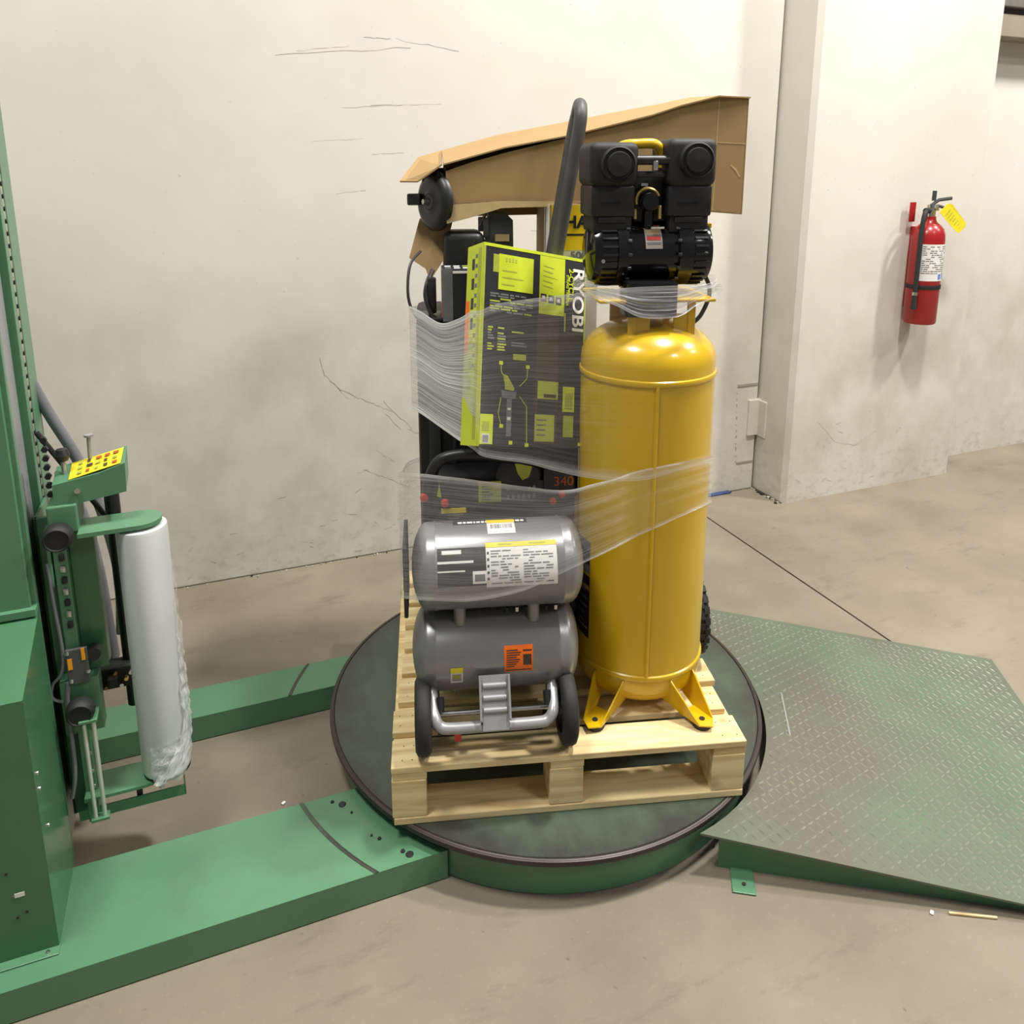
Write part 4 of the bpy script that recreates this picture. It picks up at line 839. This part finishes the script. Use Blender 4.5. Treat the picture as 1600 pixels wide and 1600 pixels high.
b = MB(); b.sheet([(.198, v0-.012, 2.092), (.115, v0-.01, 2.036), (.055, v0+.02, 2.036), (.118, v1-.05, 2.118), (.205, v1, 2.144)], .005, 'card', (-.4, 0, 1)); bp_(b, 'torn_top_flap', ca, OCa, 0)
b = MB(); b.prism([(.21, 1.90), (1.268, 1.918), (1.30, 2.33), (.92, 2.292), (.21, 2.137)], (0, v1, 0), (1, 0, 0), (0, 0, 1), (0, -.005, 0), 'card'); bp_(b, 'back_panel', ca, OCa, 0)
b = MB(); b.sheet([(1.265, v0, 1.918), (1.265, v1, 1.918), (1.268, v1, 2.325), (1.265, v0, 2.315)], .005, 'card', (1, 0, 0)); bp_(b, 'end_panel', ca, OCa, 0)
b = MB(); b.sheet([(.21, v0, 1.958), (.72, v0, 1.965), (1.262, v0, 1.922), (1.262, v1, 1.922), (.21, v1, 1.963)], .005, 'card', (0, 0, 1)); bp_(b, 'bottom_panel', ca, OCa, 0)
b = MB(); b.prism([(.210, 1.955), (.395, 1.968), (.59, 1.966), (.72, 1.968), (.60, 1.950), (.40, 1.945), (.30, 1.915), (.212, 1.893)], (0, v0-.022, 0), (1, 0, 0), (0, 0, 1), (0, .005, 0), 'card_l'); bp_(b, 'bottom_flap', ca, OCa, 0)
b = MB(); b.sheet([(.118, .86, 1.90), (.21, .86, 1.955), (.235, .82, 1.89), (.197, .77, 1.757), (.15, .74, 1.690), (.136, .76, 1.732), (.079, .79, 1.768)], .005, 'card', (0, -1, 0)); bp_(b, 'hanging_flap', ca, OCa, 0)
b = MB(); b.prism([(1.153, 1.93), (1.156, 1.93), (1.160, 2.31), (1.157, 2.31)], (0, v0-.0008, 0), (1, 0, 0), (0, 0, 1), (0, .001, 0), 'card_l'); b.prism([(1.158, 2.165), (1.262, 2.160), (1.262, 2.163), (1.158, 2.168)], (0, v0-.0008, 0), (1, 0, 0), (0, 0, 1), (0, .001, 0), 'card_l'); b.prism([(1.215, 2.09), (1.235, 2.075), (1.25, 2.05), (1.246, 2.047), (1.23, 2.07), (1.212, 2.086)], (0, v0-.0008, 0), (1, 0, 0), (0, 0, 1), (0, .001, 0), 'card_l'); bp_(b, 'crease', ca, OCa, 0)
OWh = (.165, .80, 1.958)
wh = pthing('black_tool_wheel', 'black wheel on a dark tool showing in the open left end of the brown carton', 'wheel', *OWh)
ax = Vector((-.86, -.52, .02)).normalized(); wc = Vector((.166, .765, 1.965))
b = MB(); b.lathe([(.028, .018), (.05, .010), (.072, .014), (.092, .006), (.102, -.006), (.102, -.018), (.09, -.024), (0, -.024)], 'black', wc, ax, 40); ty = bp_(b, 'tyre', wh, OWh)
b = MB(); b.lathe([(0, .03), (.012, .03), (.014, .02), (.026, .018), (.03, .012), (.03, 0), (0, 0)], 'tube_grey', wc, ax, 24); b.lathe([(0, .04), (.009, .04), (.009, .02)], 'steel', wc, ax, 12); bp_(b, 'hub', wh, OWh)
b = MB(); b.b2((.13, .80, 1.97), (.24, .98, 2.08), 'black_m', .01); b.box((.10, .80, 1.972), (.045, .05, .04), 'dark', .006); b.b2((.165, .765, 2.03), (.178, .78, 2.06), 'card'); bp_(b, 'tool_body', wh, OWh)

# ================================================================== lime printed carton leaning on the load
bl = Vector((-.374, -.330, 1.269)); exv = Vector((.385, .061, -.079)).normalized(); eyv = Vector((.093, .179, .588)); eyv = (eyv-exv*eyv.dot(exv)).normalized(); nrm = exv.cross(eyv)  # towards the viewer
rot = Matrix((exv, -nrm, eyv)).transposed()
lc = thing('lime_printed_carton', 'tall black and lime yellow printed carton lettered RYOBI leaning beside the yellow tank', 'carton', bl, rot=rot)
BW, BH, BD = .394, .621, .10
b = MB(); b.b2((0, 0, 0), (BW, BD, BH), 'bprint', .0015); cb = b.build('carton_body', lc, 0)
def fq(b, x0, x1, z0, z1, m, lay=1): b.b2((x0, -.0006*lay, z0), (x1, .001, z1), m)
def fpoly(b, pts, m, lay=1): b.prism(pts, (0, -.0006*lay, 0), (1, 0, 0), (0, 0, 1), (0, .0006*lay+.0005, 0), m)
# front face: photographed fractions of width and height
def fx(t): return t*BW
def fz(t): return t*BH
b = MB(); fq(b, fx(.53), fx(.78), fz(.68), fz(.985), 'ybox'); fq(b, fx(.52), fx(.73), fz(.02), fz(.68), 'brprint'); fq(b, 0, BW, fz(.985), fz(1), 'ybox', 2); fq(b, fx(.0), fx(.018), 0, fz(.985), 'ybox_d', 2); fq(b, fx(.985), BW, 0, fz(.985), 'ybox_d', 2)
fq(b, fx(.09), fx(.145), fz(.86), fz(.95), 'ybox_d'); b.build('front_panels', lc, 0)
b = MB(); fq(b, fx(.14), fx(.465), fz(.775), fz(.955), 'ybox', 3); st = b.build('lime_sticker', lc, 0)
b = MB()
for k in range(4): fq(b, fx(.2+.03*k), fx(.215+.03*k), fz(.92), fz(.94), 'ybox_d', 4)
for k in range(3): fq(b, fx(.17), fx(.17+rr.uniform(.08, .2)), fz(.80+.035*k), fz(.806+.035*k), 'ybox_d', 4)
# text blocks on the dark panel
for k in range(8):
    x = .07
    while x < .46:
        w = rr.uniform(.03, .1)
        if rr.random() < .75: fq(b, fx(x), fx(min(x+w, .47)), fz(.66+.0125*k), fz(.668+.0125*k), rr.choice(['gprint', 'ybox_d', 'gprint']), 2)
        x += w+.015
for k in range(9):
    for (xa, xb) in ((.06, .12), (.15, .24), (.28, .43)):
        if rr.random() < .8: fq(b, fx(xa), fx(xb-rr.uniform(0, .04)), fz(.47+.0135*k), fz(.4785+.0135*k), rr.choice(['gprint', 'ybox_d']), 2)
fq(b, fx(.30), fx(.42), fz(.43), fz(.46), 'ybox_d', 2)
# lines and icons on the lime panel
for k in range(5): fpoly(b, [(fx(.565), fz(.93-.026*k)), (fx(.565+rr.uniform(.08, .14)), fz(.922-.026*k)), (fx(.565+.1), fz(.927-.026*k)), (fx(.565), fz(.936-.026*k))], 'ybox_d', 2)
for k in range(3): fq(b, fx(.545+.075*k), fx(.60+.075*k), fz(.745-.004*k), fz(.785-.004*k), ['bprint', 'bprint', 'brprint'][k], 2); fq(b, fx(.555+.075*k), fx(.585+.075*k), fz(.757-.004*k), fz(.775-.004*k), 'whitep', 3)
# lower lime boxes
fq(b, fx(.54), fx(.74), fz(.245), fz(.335), 'ybox_d', 2); fq(b, fx(.60), fx(.72), fz(.252), fz(.27), 'brprint', 3); fq(b, fx(.54), fx(.72), fz(.165), fz(.242), 'black_m', 2); fq(b, fx(.52), fx(.71), fz(.03), fz(.165), 'ybox_d', 2)
for k in range(4): fq(b, fx(.54), fx(.54+rr.uniform(.08, .14)), fz(.06+.025*k), fz(.066+.025*k), 'gprint', 3)
fq(b, fx(.79), fx(.905), fz(.185), fz(.315), 'ybox', 2); fq(b, fx(.81), fx(.885), fz(.20), fz(.28), 'ybox_d', 3); fq(b, fx(.80), fx(.90), fz(.055), fz(.165), 'ybox_d', 2)
fq(b, fx(.02), fx(.135), fz(.01), fz(.155), 'ybox', 2); fq(b, fx(.04), fx(.105), fz(.015), fz(.06), 'whitep', 3)
for k in range(9): fq(b, fx(.045+.006*k), fx(.048+.006*k), fz(.02), fz(.055), 'gprint', 4)
fq(b, fx(.04), fx(.1), fz(.075), fz(.12), 'ybox_d', 3)
# picture of a trimmer: lime engine cover, shaft, guard, call-out lines with dots
fpoly(b, [(fx(.21), fz(.355)), (fx(.25), fz(.35)), (fx(.32), fz(.29)), (fx(.315), fz(.275)), (fx(.235), fz(.28)), (fx(.23), fz(.31))], 'ybox_d', 2); fpoly(b, [(fx(.2), fz(.275)), (fx(.34), fz(.27)), (fx(.33), fz(.235)), (fx(.21), fz(.24))], 'gprint', 2); fq(b, fx(.255), fx(.30), fz(.05), fz(.235), 'gprint', 2)
fq(b, fx(.262), fx(.292), fz(.13), fz(.145), 'whitep', 3); fq(b, fx(.262), fx(.292), fz(.18), fz(.19), 'whitep', 3)
for (x, z) in ((.19, .41), (.44, .40), (.21, .10), (.30, .02), (.45, .01), (.97, .02)): fq(b, fx(x-.016), fx(x+.016), fz(z-.009), fz(z+.009), 'ybox', 3)
for P in ([(.19, .41), (.195, .37), (.23, .33)], [(.44, .40), (.435, .34), (.37, .30)], [(.37, .25), (.44, .20), (.45, .01)], [(.2, .24), (.18, .16), (.21, .10)]):
    for p0, p1 in zip(P, P[1:]):
        d = Vector((fx(p1[0]-p0[0]), fz(p1[1]-p0[1]))).normalized()*.0012; n2 = (-d.y, d.x)
        fpoly(b, [(fx(p0[0])-n2[0], fz(p0[1])-n2[1]), (fx(p1[0])-n2[0], fz(p1[1])-n2[1]), (fx(p1[0])+n2[0], fz(p1[1])+n2[1]), (fx(p0[0])+n2[0], fz(p0[1])+n2[1])], 'ybox_d', 2)
fq(b, fx(.785), fx(.797), fz(.60), fz(.70), 'ybox_d', 2)
b.build('print', lc, 0)
RV = Matrix.Rotation(pi/2, 4, 'X') @ Matrix.Rotation(-pi/2, 4, 'Z')
mesh_text('lettering', 'RYOBI', .062, 'white', lc, Matrix.Translation((fx(.915), -.002, fz(.775))) @ RV, sx=1.22, bold=.001)
mesh_text('lettering', '2-CYCLE', .027, 'ybox', lc, Matrix.Translation((fx(.842), -.002, fz(.85))) @ RV, sx=1.05, bold=.0006)
mesh_text('lettering', 'STRING TRIMMER', .013, 'ybox', lc, Matrix.Translation((fx(.806), -.002, fz(.82))) @ RV, sx=1.0, bold=.0003)
b = MB()
def lq(y0, y1, z0, z1, m, lay=1): b.b2((-.0006*lay, y0, z0), (.001, y1, z1), m)
lq(0, BD, 0, BH, 'ybox'); lq(.012, .03, .02, BH*.98, 'ybox_d', 2)
for k in range(7): lq(.052, .068, BH*(.93-.1*k)-.035, BH*(.93-.1*k), 'bprint' if k < 4 else 'ybox_d', 2)
for k in range(12): lq(.034, .048, BH*(.95-.05*k)-.012, BH*(.95-.05*k), 'gprint', 2)
lq(.076, .10, BH*.45, BH*.72, 'orange', 2)
b.build('side_print', lc, 0)
b = MB(); b.b2((0, 0, BH-.0005), (BW, BD, BH+.0008), 'ybox'); b.build('top_print', lc, 0)

# ================================================================== stretch film round the load
def band(name, label, rows, m, us, amp=.0015, sub=6, sag=0, dens_default=.3):
    """rows: (u, v, z_top, z_bottom, density) round the load"""
    P = smoothpath([Vector((r[0], r[1], 0)) for r in rows], sub)
    def itp(k):
        return [p.x for p in smoothpath([Vector((r_[k], 0, 0)) for r_ in rows], sub)]
    ZT, ZB, DN = itp(2), itp(3), itp(4); nv = 22; vs = []; uv = []; dn = []; s = 0
    cu, cv = .55, .55
    for i, p in enumerate(P):
        if i: s += (P[i]-P[i-1]).length
        out = Vector((p.x-cu, p.y-cv, 0)).normalized()
        for j in range(nv+1):
            t = j/nv; z = ZT[i]+(ZB[i]-ZT[i])*t
            w = amp*(mnoise.noise(Vector((s*3, t*16, 1.7)))+.6*mnoise.noise(Vector((s*14, t*30, 4.2))))
            q = p+out*(w+.001); vs.append(pw(q.x, q.y, z)-pw(.55, .55, .35)); uv.append((s, t)); dn.append(DN[i]*(1+.5*mnoise.noise(Vector((s*2, t*3, 8)))))
    n = len(P); fs = [[i*(nv+1)+j, (i+1)*(nv+1)+j, (i+1)*(nv+1)+j+1, i*(nv+1)+j+1] for i in range(n-1) for j in range(nv)]
    me = bpy.data.meshes.new(name); me.from_pydata(vs, [], fs); me.materials.append(M[m])
    ul = me.uv_layers.new(name='UVMap')
    for l in me.loops: ul.data[l.index].uv = (uv[l.vertex_index][0]*us, uv[l.vertex_index][1])
    at = me.attributes.new('dens', 'FLOAT', 'POINT'); at.data.foreach_set('value', [max(0, d) for d in dn]); me.shade_smooth()
    o = bpy.data.objects.new(name, me); COL.objects.link(o); o.location = pw(.55, .55, .35); tag(o, label, 'stretch film', 'stretch film bands round the load'); return o
RW = .219
def tp_(a): return (TC[0]+RW*cos(radians(a)), TC[1]+RW*sin(radians(a)))
rA = [(.07, .98, 1.56, 1.17, .5), (.078, .75, 1.60, 1.223, .7), (.083, .56, 1.634, 1.281, 1.15), (.12, .48, 1.629, 1.281, 1.25), (.18, .42, 1.602, 1.252, 1.2), (.235, .345, 1.63, 1.234, 1.0), (.268, .255, 1.668, 1.24, .7), (.29, .195, 1.68, 1.24, .30), (.34, .185, 1.700, 1.23, .22), (.42, .178, 1.712, 1.218, .2), (.5, .168, 1.722, 1.196, .18), (.6, .15, 1.736, 1.175, .12), (.7, .128, 1.748, 1.17, .05)]
rA += [(*tp_(a), zt, zb, d) for a, zt, zb, d in ((-105, 1.75, 1.166, .03), (-90, 1.752, 1.182, .02), (-75, 1.752, 1.192, .02), (-60, 1.748, 1.194, .02), (-45, 1.743, 1.188, .04), (-30, 1.736, 1.175, .08), (-10, 1.726, 1.147, .16), (15, 1.713, 1.101, .16))]
rA += [(1.04, .7, 1.66, 1.10, .12), (1.0, 1.0, 1.60, 1.12, .15), (.6, 1.06, 1.58, 1.14, .25), (.2, 1.05, 1.56, 1.16, .35), (.07, .98, 1.56, 1.17, .5)]
band('upper_film_band', 'clear stretch film wrapped round the upper load, milky over the back left side', rA, 'film', 1.2)
rB = [(.03, .98, .90, .45, .5), (.035, .6, 1.04, .60, .5), (.04, .2, 1.198, .787, .45), (.055, .075, 1.245, .856, .36), (.12, .060, 1.243, .854, .34), (.25, .060, 1.222, .844, .3), (.4, .060, 1.194, .868, .28), (.52, .060, 1.177, .92, .28), (.6, .075, 1.185, .947, .24), (.68, .10, 1.192, .969, .2)]
rB += [(*tp_(a), zt, zb, d) for a, zt, zb, d in ((-110, 1.193, .982, .17), (-90, 1.212, 1.022, .15), (-75, 1.218, 1.042, .15), (-60, 1.218, 1.052, .18), (-45, 1.21, 1.05, .3), (-30, 1.196, 1.037, .45), (-10, 1.169, 1.005, .45), (15, 1.127, .946, .4))]
rB += [(1.06, .7, 1.06, .8, .3), (1.0, 1.02, 1.0, .7, .3), (.5, 1.07, .96, .6, .3), (.1, 1.06, .92, .5, .4), (.03, .98, .90, .45, .5)]
band('lower_film_band', 'clear stretch film wrapped across the silver tank and slanting up over the yellow tank', rB, 'film', 1.2, amp=.0045)
# roped film round the pump neck
rC = [(.60, .30, 1.745, 1.705, .6), (.63, .21, 1.748, 1.705, .8), (.68, .165, 1.745, 1.69, 1.0), (.74, .15, 1.742, 1.66, 1.0), (.80, .145, 1.742, 1.655, 1.0), (.86, .15, 1.742, 1.66, 1.0), (.92, .17, 1.745, 1.69, .8), (.98, .21, 1.75, 1.70, .6), (1.02, .29, 1.75, 1.70, .5), (1.04, .42, 1.745, 1.70, .4), (.9, .56, 1.735, 1.70, .5), (.7, .54, 1.735, 1.70, .6), (.60, .42, 1.74, 1.70, .6), (.60, .30, 1.745, 1.705, .6)]
band('neck_film_band', 'shiny twisted stretch film wound tightly round the neck under the black pump', rC, 'film_rope', 1.0, amp=.008)
